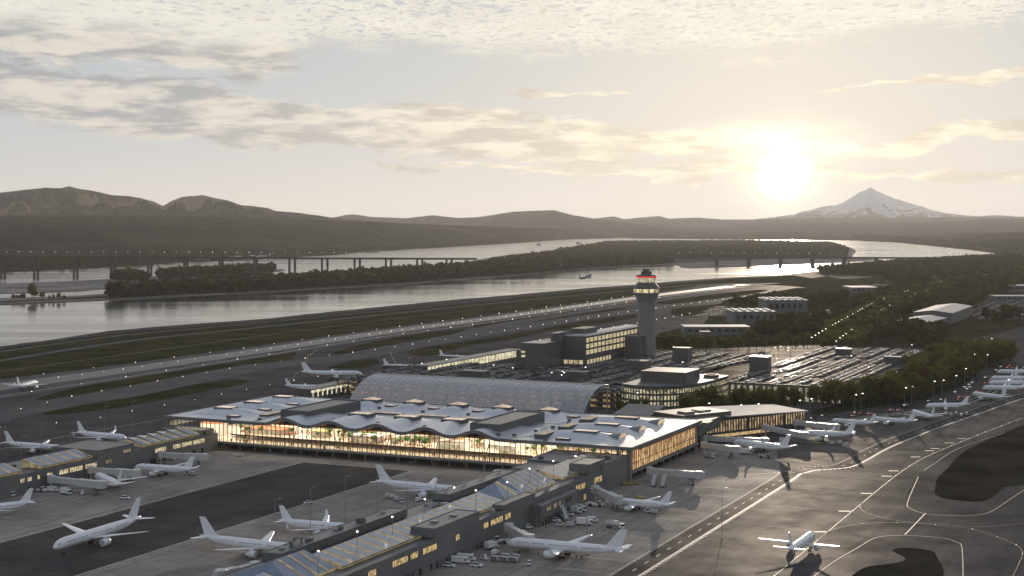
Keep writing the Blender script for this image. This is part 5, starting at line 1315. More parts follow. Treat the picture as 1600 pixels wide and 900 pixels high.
# ================================================================== AIRCRAFT
def airliner(L, span, R0, zc, winglet, mats_body='plane_white'):
    """nose at x=0, tail at x=-L, ground at z=0; returns dict of part meshes"""
    S = [(0,.03,-.38),(.006,.28,-.36),(.018,.50,-.30),(.035,.70,-.22),(.055,.85,-.12),(.08,.95,-.05),(.115,1,0),(.2,1,0),(.35,1,0),(.5,1,0),(.62,1,0),(.70,.97,.03),(.78,.86,.12),(.86,.66,.27),(.93,.42,.44),(.975,.24,.55),(1,.10,.60)]
    def st(t):
        for (a, ra, za), (b, rb, zb) in zip(S, S[1:]):
            if a <= t <= b:
                k = (t-a)/(b-a); return ra+(rb-ra)*k, za+(zb-za)*k
        return S[-1][1:]
    N = 20
    def surf(t, a, off=0.0):
        r, zo = st(t); r = r*R0+off; return (-t*L, math.cos(a)*r, zc+zo*R0+math.sin(a)*r)
    out = []
    b = MB(); b.loft([[surf(t, 2*math.pi*k/N) for k in range(N)][::-1] for t, _, _ in S], 0); out.append(('fuselage', b, 'plane_white', True, None))
    b = MB()
    for s in (-1, 1):                                        # cockpit panes
        for t0, t1, a0, a1 in ((.016,.030,.62,1.35),(.026,.043,.35,.75)):
            am = lambda a: a if s > 0 else math.pi-a
            b.add([surf(t0, am(a0), .03), surf(t1, am(a0), .03), surf(t1, am(a1), .03), surf(t0, am(a1), .03)], [(0,1,2,3) if s > 0 else (3,2,1,0)])
    out.append(('cockpit_window', b, 'black', False, None))
    b = MB()
    for s in (-1, 1):
        t = 0.10
        while t < 0.80:
            if not (0.335 < t < 0.36 or 0.20 < t < 0.215 or 0.60 < t < 0.63):
                a = 0.20; a2 = a+0.42/R0; am = lambda q: q if s > 0 else math.pi-q; dt = 0.42/L
                b.add([surf(t, am(a), .02), surf(t+dt, am(a), .02), surf(t+dt, am(a2), .02), surf(t, am(a2), .02)], [(0,1,2,3) if s > 0 else (3,2,1,0)])
            t += 0.95/L
    out.append(('cabin_windows', b, 'black', False, None))
    hs = span/2; xr = -0.355*L
    for s in (-1, 1):
        b = MB(); rings = []
        cr = 0.17*L; secs = [(R0*0.55, xr, cr, 0.75, zc-R0*0.55), (hs*0.36, xr-hs*0.36*0.50, cr*0.58, 0.45, zc-R0*0.35+hs*0.02), (hs*0.96, xr-hs*0.96*0.50, 1.9, 0.18, zc-R0*0.3+hs*0.085)]
        if winglet: secs += [(hs*1.0, xr-hs*0.525, 1.5, 0.14, zc-R0*0.3+hs*0.10+0.45), (hs*1.02, xr-hs*0.555, 0.9, 0.1, zc-R0*0.3+hs*0.10+2.3)]
        else: secs += [(hs*1.0, xr-hs*0.52, 1.3, 0.1, zc-R0*0.3+hs*0.09)]
        prof = [(0,0),(.12,.5),(.4,.6),(.7,.35),(1,0),(.7,-.25),(.4,-.4),(.12,-.35)]
        for y, x, c, th, z in secs: rings.append([(x-c*p, s*y, z+th*q) for p, q in prof])
        if s > 0: rings = [r[::-1] for r in rings]
        b.loft(rings, 0); out.append(('wing', b, 'plane_white', True, None))
    for s in (-1, 1):
        y = hs*0.335; x = xr-y*0.50+2.6; r = 1.22 if L < 45 else 1.4; ze = zc-R0*0.55-r*0.85; ln = 4.0 if L < 45 else 4.8
        b = MB(); pf = [(r*.80,0),(r*.97,.12),(r,1.2),(r*.96,ln*.6),(r*.70,ln*.88),(r*.42,ln)]
        b.loft([[(x-q, s*y+math.cos(2*math.pi*k/16)*rr, ze+math.sin(2*math.pi*k/16)*rr) for k in range(16)][::-1] for rr, q in pf], 0)
        b.box(x-ln*0.95, s*y-0.15, ze+r*0.8, x-0.9, s*y+0.15, ze+r*1.35, 0)
        d = MB(); d.add([(x+0.01, s*y+math.cos(2*math.pi*k/16)*r*.76, ze+math.sin(2*math.pi*k/16)*r*.76) for k in range(16)], [tuple(range(16))])
        out.append(('engine', b, 'plane_white', True, [('intake', d, 'plane_grey')]))
    fh = 0.165*L if L < 45 else 0.145*L
    b = MB(); z0 = zc+R0*0.72
    def quad(secs, thick):
        return [[(x0, t_, z), (x0-(x0-x1)*.3, t_*1.0+thick*k_, z), (x1, t_, z), (x0-(x0-x1)*.3, t_-thick*k_, z)] for x0, x1, t_, z, k_ in secs]
    b.loft([[(x0,0,z),(x0*.65+x1*.35,w,z),(x1,0,z),(x0*.65+x1*.35,-w,z)] for x0, x1, w, z in ((-.80*L,-.955*L,.28,z0),(-.835*L,-.960*L,.22,z0+1.0),(-.945*L,-1.005*L,.10,z0+fh))], 0); out.append(('tail_fin', b, 'plane_white', False, None))
    for s in (-1, 1):
        b = MB(); th = span*0.185; zt = zc+R0*0.48
        rg = [[(x0,s*y,z),(x0*.6+x1*.4,s*y,z+w),(x1,s*y,z),(x0*.6+x1*.4,s*y,z-w)] for x0, x1, y, z, w in ((-.895*L,-.985*L,.4,zt,.2),(-.955*L,-.995*L,th,zt+.5,.07))]
        if s > 0: rg = [r[::-1] for r in rg]
        b.loft(rg, 0); out.append(('tailplane', b, 'plane_white', False, None))
    for x, y, r, n in ((-.105*L,0,.40,2),(-.475*L,-3.4,.58,2),(-.475*L,3.4,.58,2)):
        b = MB(); b.tube([(x,y,r),(x,y,zc-R0*.7)], .13, 5)
        w = MB()
        for q in (-.38, .38):
            wm = wheel_mb(r, .3, 9); w.add([(vx+x, vy+y+q, vz+r) for vx, vy, vz in wm.v], wm.f)
            if L > 45 and r > .5: w.add([(vx+x-1.3, vy+y+q, vz+r) for vx, vy, vz in wm.v], wm.f)
        out.append(('landing_gear', b, 'steel', False, [('wheels', w, 'tyre')]))
    res = []
    for nm, b, m, smo, subs in out:
        me = mesh(nm, b, M[m], smo)
        if smo and nm in ('fuselage', 'engine'):
            pass
        res.append((nm, me, [(sn, mesh(sn, sb_, M[sm_])) for sn, sb_, sm_ in (subs or [])]))
    return res
MODELS = {'short': (airliner(37.5, 35.8, 1.98, 3.75, True), 37.5, 3.75), 'shortw': (airliner(37.5, 34.5, 1.98, 3.75, False), 37.5, 3.75), 'long': (airliner(52.0, 40.0, 2.05, 4.35, False), 52.0, 4.35)}
def plane(model, nose, tail, label, z=0.0, scale=None, length=None, group=None, pitch=0.0, hd=None):
    parts, L, zc = MODELS[model]
    p = P(*nose, zc*0.95); q = P(*tail, zc*1.15); d = math.hypot(p[0]-q[0], p[1]-q[1]); h_ = math.atan2(p[1]-q[1], p[0]-q[0])
    if hd is not None: h_ = hd
    s = scale or min(1.12, max(0.86, d/L))
    t = thing('airliner', label, 'airplane', (p[0], p[1], z+0.1), h_, group); t.scale = (s,s,s)
    if pitch: t.rotation_euler = (0, -pitch, h_)
    for nm, me, subs in parts:
        o = link(nm, me, t)
        for sn, sme in subs: link(sn, sme, o)
    return t
plane('long', (84,856), (222,811), 'long white jet taxiing on the dark lane in the bottom left')
plane('long', (477,861), (312,839), 'long white jet beside the blue roof panes, lowest of three facing right')
plane('short', (557,827), (436,815), 'white jet with upturned wingtips, middle one of three facing right toward the concourse')
plane('long', (732,769), (587,753), 'long white jet in front of the hall, nose hidden by the gabled skylight')
plane('shortw', (151,744), (209,768), 'white jet seen from behind, docked nose-in at the west concourse', scale=1.08)
plane('short', (210,730), (304,734), 'white jet docked at the west concourse nearest to the glowing hall')
plane('shortw', (-72,801), (52,785), 'white jet cut by the left edge of the picture, only its tail and wing showing')
plane('long', (100,699), (32,692), 'white jet behind the west concourse with its nose hidden by the roof block', scale=0.86)
plane('short', (197,685), (120,677), 'white jet behind the west concourse with its cockpit showing over the sawtooth roof')
plane('shortw', (57,598), (26,605), 'white jet rolling on the runway at the far left')
plane('long', (566,584), (471,582), 'long white jet on the taxiway beyond the left end of the terminal roof')
plane('shortw', (505,604), (464,602), 'jet hidden by the terminal roof, only its tail fin standing above the roof edge')
plane('shortw', (650,572), (612,570), 'jet behind the flat annex by the broad walkway, tail fin standing clear')
plane('shortw', (732,558), (709,556), 'far jet beside the annex, a faint tail fin left of the headquarters')
plane('shortw', (946,781), (1050,789), 'white jet docked at the east concourse just in front of the stair trucks')
plane('long', (792,847), (980,861), 'long white jet docked at the east concourse above the baggage train, nose to the left')
plane('short', (1146,692), (1266,706), 'white jet standing beyond the terminal corner by the bend of the service road')
plane('short', (1240,677), (1337,679), 'white jet docked at the north concourse by the right end of its windows')
plane('shortw', (1299,656), (1355,659), 'small white jet just beyond the end of the north concourse')
plane('shortw', (1360,653), (1417,656), 'small white jet, second in the row beyond the north concourse')
plane('shortw', (1425,643), (1459,651), 'white jet with wide wings turned toward the trees beyond the north concourse', scale=0.95)
plane('short', (1446,633), (1514,631), 'white jet parked close under the highway barrier')
plane('shortw', (1519,615), (1552,618), 'white jet alone near the pale end of the highway barrier', scale=0.95)
for k, (a, q) in enumerate((((1535,606),(1597,605)), ((1544,598),(1606,597)), ((1548,591),(1610,590)), ((1557,581),(1620,580)))):
    plane('short', a, q, ('nearest','second','third','farthest')[k]+' of four white jets parked side by side at the right edge', scale=1.0)
plane('shortw', (1270,836), (1232,861), 'white jet seen from behind, taxiing along the yellow line in the lower right')
# airborne jet
t = thing('airliner', 'small jet just after take-off, flying above the river', 'airplane', (0,0,0)); 
fy = 2550.0; fx = (925-800)/F*fy; fz = HC-(432-Y0)/F*fy
t.location = (*O2L(fx, fy), fz); t.rotation_euler = (0, R(-13), R(78)); 
for nm, me, subs in MODELS['shortw'][0]:
    me = me.copy(); me.materials[0] = M['plane_backlit'] if nm != 'landing_gear' else M['steel']; o = link(nm, me, t)
    for sn, sme in subs: link(sn, sme, o)

# ================================================================== JET BRIDGES
def jetbridge(a, q, label, z=4.2, cab=True, base=None):
    """a = foot at the building, q = cab at the aircraft (pixels of the tunnel floor)"""
    A_, B_ = P(*a, z+1.4), P(*q, z+1.4); l = math.hypot(B_[0]-A_[0], B_[1]-A_[1]); hd = math.atan2(B_[1]-A_[1], B_[0]-A_[0])
    t = thing('jet_bridge', label, 'jet bridge', (A_[0], A_[1], 0), hd)
    b = MB(); b.lathe([(2.1,z-.5),(2.1,z+3.0),(1.6,z+3.3)], 12); b.lathe([(.5,0),(.5,z-.5)], 8); obj('rotunda', b, M['bridge_white'], t)
    b = MB(); m1 = l*0.55
    b.box(1.5,-1.35,z-.2,m1,1.35,z+2.7)
    for k in range(int(m1/3)): b.box(2+k*3,-1.42,z-.2,2.12+k*3,1.42,z+2.78)
    obj('inner_tunnel', b, M['bridge_white'], t)
    b = MB(); b.box(m1,-1.65,z-.45,l-1.5,1.65,z+3.0)
    for k in range(int((l-m1-2)/3)): b.box(m1+.5+k*3,-1.72,z-.45,m1+.62+k*3,1.72,z+3.08)
    obj('outer_tunnel', b, M['bridge_white'], t)
    b = MB(); b.lathe([(2.4,z-.5),(2.4,z+3.1),(2.0,z+3.4)], 12, x=l); b.box(l,-1.5,z-.4,l+2.6,1.5,z+2.9); obj('cab', b, M['bridge_white'], t)
    b = MB(); x = l-3.5; b.box(x-.5,-1.2,.9,x+.5,-.8,z-.4); b.box(x-.5,.8,.9,x+.5,1.2,z-.4); b.box(x-.7,-1.5,.5,x+.7,1.5,.95); o = obj('lift_column', b, M['steel'], t)
    for s in (-1, 1):
        w = wheel_mb(.5,.4,9); w.v = [(vx+x, vy+s*1.2, vz+.5) for vx, vy, vz in w.v]; obj('wheel', w, M['tyre'], o)
    b = MB(); b.add([(l-2.2,1.8,z-.2),(l-2.2,2.7,z-.2),(l-7.5,2.7,0),(l-7.5,1.8,0),(l-2.2,1.8,z),(l-2.2,2.7,z),(l-7.5,2.7,.25),(l-7.5,1.8,.25)], [(3,2,1,0),(4,5,6,7),(0,1,5,4),(2,3,7,6),(1,2,6,5),(3,0,4,7)]); obj('side_stair', b, M['steel'], t)
    return t
jetbridge((795,824),(826,842), 'white jet bridge reaching the long jet above the baggage train')
jetbridge((930,764),(966,781), 'white jet bridge reaching the jet in front of the stair trucks')
jetbridge((1016,735),(1092,742), 'empty jet bridge beside the two stair trucks under the glowing side wall')
jetbridge((1100,695),(1150,702), 'jet bridge leading to the jet by the bend of the service road')
jetbridge((1101,684),(1195,689), 'long jet bridge lying behind the jet by the road bend')
jetbridge((1196,668),(1258,680), 'jet bridge from the middle of the north concourse to its jet')
jetbridge((1243,660),(1305,667), 'jet bridge at the right end of the north concourse')
jetbridge((252,710),(318,714), 'empty jet bridge at the west concourse nearest to the glowing hall')
jetbridge((142,734),(212,739), 'jet bridge at the west concourse serving the jet docked nearest the hall')
jetbridge((80,748),(158,757), 'jet bridge at the west concourse serving the jet seen from behind')
jetbridge((525,844),(470,858), 'bright jet bridge joined to the lowest of the jets beside the blue roof panes')
jetbridge((612,812),(560,824), 'short jet bridge joined to the jet with upturned wingtips')
jetbridge((770,757),(722,766), 'jet bridge peeping out left of the gabled skylight')
jetbridge((850,735),(778,740), 'jet bridge below the lit hall glass beside the gabled skylight')
jetbridge((398,885),(345,898), 'jet bridge at the bottom edge left of the concourse roof')

# ================================================================== APRON VEHICLES
def wheels(t, xs, y, r=.36, w=.26, name='wheel'):
    for x in xs:
        for s in (-1, 1):
            wm = wheel_mb(r, w, 9); wm.v = [(vx+x, vy+s*y, vz+r) for vx, vy, vz in wm.v]; obj(name, wm, M['tyre'], t)
def v_car(m='white', suv=True):
    t = thing('service_car', '', 'car'); b, prof, cab = car_mesh('c', None, 'suv' if suv else 'sedan')
    body = MB(); glass = MB()
    for f, mi in zip(b.f, b.mi):
        (body if mi == 0 else glass).add([b.v[i] for i in f], [tuple(range(len(f)))])
    obj('body', body, M[m], t); obj('window', glass, M['black'], t); wheels(t, (-1.45,1.4), .82); return t
def v_van(m='white', L=5.6, H=2.5):
    t = thing('van', '', 'van'); b = MB(); h = L/2; w = 1.0
    pf = [(-h,.4),(h,.4),(h,1.2),(h-.5,1.35),(h-1.2,H-.2),(h-1.6,H),(-h,H)]
    n = len(pf); b.add([(x,-w,z) for x, z in pf]+[(x,w,z) for x, z in pf], [tuple(range(n)), tuple(range(2*n-1,n-1,-1))]+[(i,n+i,n+(i+1)%n,(i+1)%n) for i in range(n)])
    obj('body', b, M[m], t)
    b = MB(); b.add([(h-.48,-.9,1.42),(h-.48,.9,1.42),(h-1.16,.85,H-.28),(h-1.16,-.85,H-.28)], [(0,1,2,3)]); b.box(h-1.9,-1.02,1.35,h-1.1,1.02,1.95); obj('window', b, M['black'], t); wheels(t, (-h+1,h-.95), .88); return t
def v_truck(L=7.5, box='white', tank=False):
    t = thing('tanker_truck' if tank else 'box_truck', '', 'truck'); h = L/2
    b = MB(); b.box(h-1.9,-1.15,.5,h,1.15,2.6); obj('cab', b, M['white'], t)
    b = MB(); b.box(h-.9,-1.17,1.5,h+.02,1.17,2.3); obj('window', b, M['black'], t)
    b = MB(); b.box(-h,-.5,.5,h-1.9,.5,.9); obj('chassis', b, M['grey'], t)
    b = MB()
    if tank:
        n = 16; b.loft([[(x,math.cos(2*math.pi*k/n)*r*1.05,2.15+math.sin(2*math.pi*k/n)*r) for k in range(n)][::-1] for x, r in ((-h,.9),(-h+.15,1.2),(h-2.5,1.2),(h-2.3,.9))]); b.box(-h+.5,-.2,3.3,h-3,.2,3.6)
    else:
        b.box(-h,-1.2,.95,h-2.1,1.2,3.4); b.box(-h-.02,-1.1,1.05,-h,1.1,3.2)
    obj('tank' if tank else 'cargo_box', b, M[box], t, smooth=tank); wheels(t, (-h+1.1,-h+2.3,h-1.1) if tank else (-h+1.4,h-1.1), 1.0, .48, .3); return t
def v_tug(m='white', big=True):
    t = thing('pushback_tug', '', 'tug'); b = MB(); b.box(-4,-1.45,.5,4,1.45,1.35); b.box(-3.9,-1.4,1.35,-1.6,1.4,1.75); b.box(1.9,-1.4,1.35,3.9,1.4,1.75); obj('body', b, M[m], t)
    b = MB(); b.box(1.2,-1.35,1.36,2.8,1.35,2.35); obj('window', b, M['black'], t); b = MB(); b.box(1.1,-1.4,2.35,2.9,1.4,2.5); obj('cab_roof', b, M[m], t); wheels(t, (-2.4,2.4), 1.42, .72, .4); return t
def v_tractor():
    t = thing('baggage_tractor', '', 'tractor'); b = MB(); b.box(-1.6,-.8,.35,1.6,.8,1.0); b.box(-.7,-.75,1.9,.6,.75,2.05); b.box(-.65,-.7,1.0,-.5,.7,1.9); obj('body', b, M['white'], t)
    b = MB(); b.box(-.5,-.68,1.0,.5,.68,1.88); obj('window', b, M['black'], t); wheels(t, (-1.0,1.0), .74, .34, .24); return t
def v_cart(cover=True):
    t = thing('baggage_cart', '', 'cart'); b = MB(); b.box(-1.7,-.85,.5,1.7,.85,.65); b.box(1.7,-.05,.5,2.4,.05,.6); obj('bed', b, M['grey'], t)
    b = MB(); b.box(-1.65,-.85,1.95,1.65,.85,2.15)
    for x in (-1.6,0,1.55): b.box(x,-.84,.65,x+.06,.84,1.95)
    b.box(-1.6,-.8,.66,1.6,-.7,1.95); obj('canopy', b, M['bridge_white'], t); wheels(t, (-1.15,1.15), .7, .28, .18); return t
def v_stairs():
    t = thing('stair_truck', '', 'stair truck'); b = MB(); b.box(-3,-1,.5,3,1,1.1); b.box(1.7,-1,1.1,3,1,2.1); obj('chassis', b, M['grey'], t)
    b = MB(); b.add([(-3.4,-.9,1.1),(-3.4,.9,1.1),(2.4,.9,4.6),(2.4,-.9,4.6),(-3.4,-.9,1.5),(-3.4,.9,1.5),(2.4,.9,5.0),(2.4,-.9,5.0)], [(3,2,1,0),(4,5,6,7),(0,1,5,4),(1,2,6,5),(2,3,7,6),(3,0,4,7)])
    for y in (-.95,.9): b.add([(-3.4,y,1.5),(2.4,y,5.0),(2.4,y,6.1),(-3.4,y,2.6),(-3.4,y+.05,1.5),(2.4,y+.05,5.0),(2.4,y+.05,6.1),(-3.4,y+.05,2.6)], [(0,1,2,3),(7,6,5,4),(3,2,6,7)])
    b.box(2.4,-1,4.9,4.0,1,5.05); b.box(3.9,-1,5.05,4.0,1,6.1); obj('stair_flight', b, M['bridge_white'], t); b = MB(); b.tube([(2.0,0,1.1),(2.6,0,4.7)],.15,5); obj('strut', b, M['steel'], t); wheels(t, (-2,2), .95, .42, .28); return t
def v_loader():
    t = thing('belt_loader', '', 'loader'); b = MB(); b.box(-2.6,-.9,.4,2.6,.9,.95); b.box(-1.5,-.85,.95,-.6,-.1,1.8); obj('body', b, M['yellow'], t)
    b = MB(); b.add([(-3.5,.0,.9),(-3.5,.8,.9),(3.5,.8,2.7),(3.5,.0,2.7),(-3.5,.0,1.15),(-3.5,.8,1.15),(3.5,.8,2.95),(3.5,.0,2.95)], [(3,2,1,0),(4,5,6,7),(0,1,5,4),(1,2,6,5),(2,3,7,6),(3,0,4,7)]); obj('belt', b, M['grey'], t); wheels(t, (-1.7,1.7), .85, .38, .26); return t
PRO = {}
def put(kind, px_, py_, deg, label, **k):
    key = (kind, tuple(sorted(k.items())))
    loc = (*P(px_, py_), 0.1); rz = R(deg-0)
    if key not in PRO:
        o = {'car': v_car, 'van': v_van, 'truck': v_truck, 'tug': v_tug, 'tractor': v_tractor, 'cart': v_cart, 'stairs': v_stairs, 'loader': v_loader}[kind](**k); PRO[key] = o; o.location = loc; o.rotation_euler = (0,0,rz)
    else: o = dup(PRO[key], loc, rz)
    o['label'] = label; return o
put('car', 373, 713, 200, 'white car alone on the apron in front of the dark strip under the glowing hall')
put('car', 482, 787, 62, 'white car driving on the edge of the dark taxi lane', suv=False)
put('car', 196, 780, 10, 'white car behind the jet seen from behind at the west concourse')
put('van', 656, 783, 75, 'small white van under the wing of the long jet before the glowing hall', L=4.6, H=2.0)
put('tractor', 628, 786, -40, 'baggage tractor leading a cart train by the long jet before the glowing hall')
for k, (x, y) in enumerate(((620,783),(613,780),(606,778))): put('cart', x, y, -35, ('first','second','last')[k]+' cart behind the tractor by the long jet before the glowing hall')
put('van', 83, 768, 15, 'white van parked by the west concourse wall beside the tug', L=6)
put('tug', 62, 768, 0, 'white pushback tug against the west concourse wall', big=True)
put('truck', 103, 773, 5, 'short white box truck left of the jet seen from behind', L=5.6)
put('tractor', 112, 769, 5, 'small white tractor right of the short box truck'); put('tractor', 130, 773, 100, 'small white tractor in front of the wing of the jet seen from behind')
put('truck', 243, 724, 10, 'grey-white truck by the west concourse above the docked jet', L=6.2); put('car', 256, 725, 10, 'dark estate car beside the truck at the west concourse', suv=True, m='grey')
put('car', 268, 719, 10, 'white car beneath the empty west jet bridge', suv=True)
put('tug', 188, 749, -20, 'white tug under the left wing of the docked west jet', big=True); put('tug', 200, 750, -20, 'second white tug under the left wing of the docked west jet', big=True)
put('truck', 326, 703, -10, 'white truck tucked in the corner of the hall and the west concourse', L=7.5, box='bridge_white'); put('loader', 343, 703, 0, 'yellow loader in the dark corner left of the hall undercroft')
put('loader', 354, 702, 10, 'second yellow loader in the dark corner left of the hall undercroft')
# right of the east concourse
put('car', 702, 886, 5, 'white estate car at the foot of the east concourse wall by the bottom edge', suv=True)
put('van', 720, 880, 8, 'long white van parked beyond the white estate car', L=7.5, H=2.7); put('van', 729, 876, 8, 'second long white van standing behind the other', L=7.5, H=2.7)
put('truck', 768, 858, 75, 'white van-like truck beside the concourse wall left of the big jet nose', L=6.6); put('van', 774, 866, 95, 'small white van in front of the truck left of the big jet nose', L=4.6, H=2.0)
put('tractor', 757, 875, 160, 'white baggage tractor at the head of the baggage train'); 
for k, (x, y) in enumerate(((773,877),(788,878),(803,879),(791,874),(806,875))): put('cart', x, y, 170, ('first','second','third','fourth, rear row,','fifth, rear row,')[k]+' cart of the baggage train below the big jet nose')
put('car', 827, 882, 110, 'white pickup-like car right of the baggage train')
put('tug', 783, 848, 175, 'white pushback tug waiting at the nose of the long docked jet', big=True)
put('loader', 838, 822, -8, 'yellow loader beside the concourse wall at the big jet bridge'); put('tractor', 826, 826, 60, 'grey-white tractor left of the yellow loader at the big jet bridge')
put('car', 868, 815, 5, 'white car beside the grounded stair truck', suv=True); put('stairs', 882, 813, 130, 'stair truck with its flight pointing to the concourse'); put('tractor', 875, 822, 20, 'white tractor below the stair truck')
put('cart', 891, 823, 20, 'cart left of the two white trucks on the east apron'); put('tractor', 899, 820, 20, 'tractor between the cart and the white box truck')
put('truck', 913, 821, 25, 'white box truck in the middle of the vehicle cluster', L=7.2); put('van', 926, 816, 25, 'white van just right of the box truck in the cluster', L=5)
put('truck', 895, 802, 8, 'large white truck box at the back of the vehicle cluster', L=8.5, box='bridge_white'); put('truck', 902, 799, 8, 'second large white truck box at the back of the vehicle cluster', L=8.5, box='bridge_white')
put('car', 889, 806, 8, 'white car in front of the large truck boxes', suv=True); put('car', 910, 790, 10, 'grey-white car left of the tug near the farther docked jet')
put('tug', 931, 791, 6, 'white tug in front of the nose of the farther docked jet', big=True)
put('truck', 961, 826, -4, 'silver tanker truck standing alone on the open apron', L=8.6, box='bridge_white', tank=True)
put('stairs', 1022, 760, 100, 'left one of two stair trucks under the glowing side wall'); put('stairs', 1037, 761, 100, 'right one of two stair trucks under the glowing side wall')
put('loader', 978, 758, 0, 'yellow loader in the corner under the terminal pillar'); put('loader', 990, 757, 4, 'second yellow loader in the corner under the terminal pillar'); put('loader', 999, 780, 8, 'yellow loader behind the wing of the farther docked jet')
put('tug', 1196, 716, 0, 'dark tug under the jet by the bend of the road', m='grey'); put('truck', 1108, 716, 4, 'grey truck in the shade of the jet bridge by the road bend', L=7, box='grey')
put('loader', 1276, 694, 0, 'yellow loader behind the tail of the jet by the road bend')
for k, (x, y) in enumerate(((1300,695),(1312,694),(1322,697),(1478,648),(1486,650),(1494,648),(1502,651),(1510,649))):
    put('cart', x, y, 60+k*7, 'white baggage cart parked in a loose row on the far east apron'); 
for o in [o for o in COL.objects if o.get('label') == 'white baggage cart parked in a loose row on the far east apron']: o['group'] = 'carts on the far east apron'
rg = random.Random(91)
for par, (ua, ub), zt, spans in ((ec, (265,282), 12.0, [(-420,-300),(-180,-146),(-66,-62)]), (ec, (299.5,302.5), 12.0, [(-420,-222),(-174,-154),(-112,-56)]), (ec, (266,271), 15.4, [(-270,-190)]), (wc, (8,23), 10.4, [(-160,-112),(-70,-16)]), (ec, (266,300), 14.6, [(-30,-6)])):
    for k in range(9):
        sp = rg.choice(spans); u, v = rg.uniform(ua, ub), rg.uniform(*sp); w = min(rg.uniform(1.2, 3.4), (ub-ua)*.5); d = rg.uniform(1.2,4); b = MB(); hh_ = rg.uniform(.7,1.7)
        b.box(u-w/2, v-d/2, zt-.3, u+w/2, v+d/2, zt+hh_); b.lathe([(.42,zt+hh_),(.42,zt+hh_+.35)], 8, x=u, y=v); obj('roof_unit', b, M[rg.choice(['metal_roof','cladding','wall_grey'])], par)
vest = mat('yellow_vest', (0.55,0.50,0.06), 0.8); vp = person_mesh('person', vest, 'stand'); vw = person_mesh('person', vest, 'walk')
for k, (x, y, wh) in enumerate(((812,862,'nose of the long docked jet'),(800,868,'baggage train'),(842,866,'engine of the long docked jet'),(868,862,'wing of the long docked jet'),(950,790,'nose of the farther docked jet'),(975,797,'engine of the farther docked jet'),(905,826,'vehicle cluster'),(884,826,'vehicle cluster'),(168,776,'tail of the west jet seen from behind'),(205,778,'tail of the west jet seen from behind'),(600,782,'cart train before the hall'),(665,786,'small van before the hall'),(250,737,'wing of the docked west jet'),(945,830,'lone tanker truck'))):
    o = link('person', (vp, vw)[k % 2], None, (*P(x, y), .05), k*1.3); tag(o, 'ground worker in a yellow vest beside the '+wh, 'person')
for kind, x, y, dg_, lab, kw in (('loader', 900, 857, 20, 'belt loader at the rear hold of the long docked jet', {}), ('cart', 915, 868, 15, 'cart below the rear of the long docked jet', {}), ('cart', 905, 870, 15, 'cart left behind under the long docked jet', {}),
    ('loader', 1002, 791, 10, 'belt loader under the rear of the farther docked jet', {}), ('tractor', 1012, 801, 0, 'baggage tractor in the shadow of the farther docked jet', {}), ('cart', 1022, 803, 0, 'cart trailing in the shadow of the farther docked jet', {}),
    ('van', 690, 779, 60, 'white van under the nose of the jet at the gabled skylight', {'L':5.0,'H':2.1}), ('truck', 520, 842, 60, 'catering truck between the two middle jets and the concourse', {'L':7.2}), ('cart', 405, 868, 10, 'cart under the belly of the lowest jet facing right', {}),
    ('truck', 12, 776, 5, 'white box truck against the west concourse by the left edge', {'L':7.5}), ('van', 160, 762, 20, 'white van in the shade under the west jet bridge', {'L':5.6}), ('tractor', 292, 742, 0, 'tractor behind the tail of the docked west jet', {}), ('cart', 300, 743, 0, 'cart behind the tail of the docked west jet', {}),
    ('truck', 1165, 710, 8, 'white truck under the nose of the jet by the road bend', {'L':7}), ('van', 1225, 690, 10, 'white van left of the jet docked at the north concourse', {'L':5.6}), ('car', 1080, 748, 10, 'white car under the empty jet bridge cab', {}), ('car', 745, 886, 10, 'white car parked below the baggage train', {})):
    put(kind, x, y, dg_, lab, **kw)
# traffic on the highway
hmesh = []
for pn, cm in (('white', 'paint_white'), ('dark', 'paint_black'), ('silver', 'paint_silver')):
    b, _, _ = car_mesh('c', None, 'suv'); 
    for x in (-1.45,1.4):
        for y in (-.82,.82): w = wheel_mb(n=7); b.add([(vx+x,vy+y,vz+.33) for vx,vy,vz in w.v], w.f, 2)
    for y in (-.7,.35): b.box(-2.42,y,.7,-2.34,y+.35,.95,3); b.box(2.34,y,.6,2.42,y+.35,.8,4)
    hmesh.append((pn, mesh('highway_car', b, [M[cm], M['black'], M['tyre'], M['tail_red'], M['head_white']])))
rng = random.Random(33)
hww = walk(hw, 17)
for u, v, h_ in hww:
    if dist(u, v) > 1500: break
    for off, dirn in ((-3,0),(-7,0),(-11,0),(4,1),(8,1)):
        if rng.random() < 0.33:
            pn, me = rng.choice(hmesh); d_ = rng.uniform(-6,6)
            o = link('highway_car', me, None, (u-math.sin(h_)*off+math.cos(h_)*d_, v+math.cos(h_)*off+math.sin(h_)*d_, .1), h_+(math.pi if dirn else 0))
            tag(o, '%s car driving %s on the highway beside the east apron' % (pn, 'toward the viewer' if dirn else 'away with red tail lights'), 'car', '%s cars driving %s on the highway' % (pn, 'in' if dirn else 'out'))
for u, v, h_ in walk(way, 30):
    for off, dirn in ((-5,0),(6,1)):
        if rng.random() < 0.45:
            pn, me = rng.choice(hmesh); o = link('highway_car', me, None, (u-math.sin(h_)*off, v+math.cos(h_)*off, .1), h_+(math.pi if dirn else 0))
            tag(o, '%s car driving %s on the parkway between the trees' % (pn, 'toward the viewer' if dirn else 'away'), 'car', '%s cars driving %s on the parkway' % (pn, 'in' if dirn else 'out'))

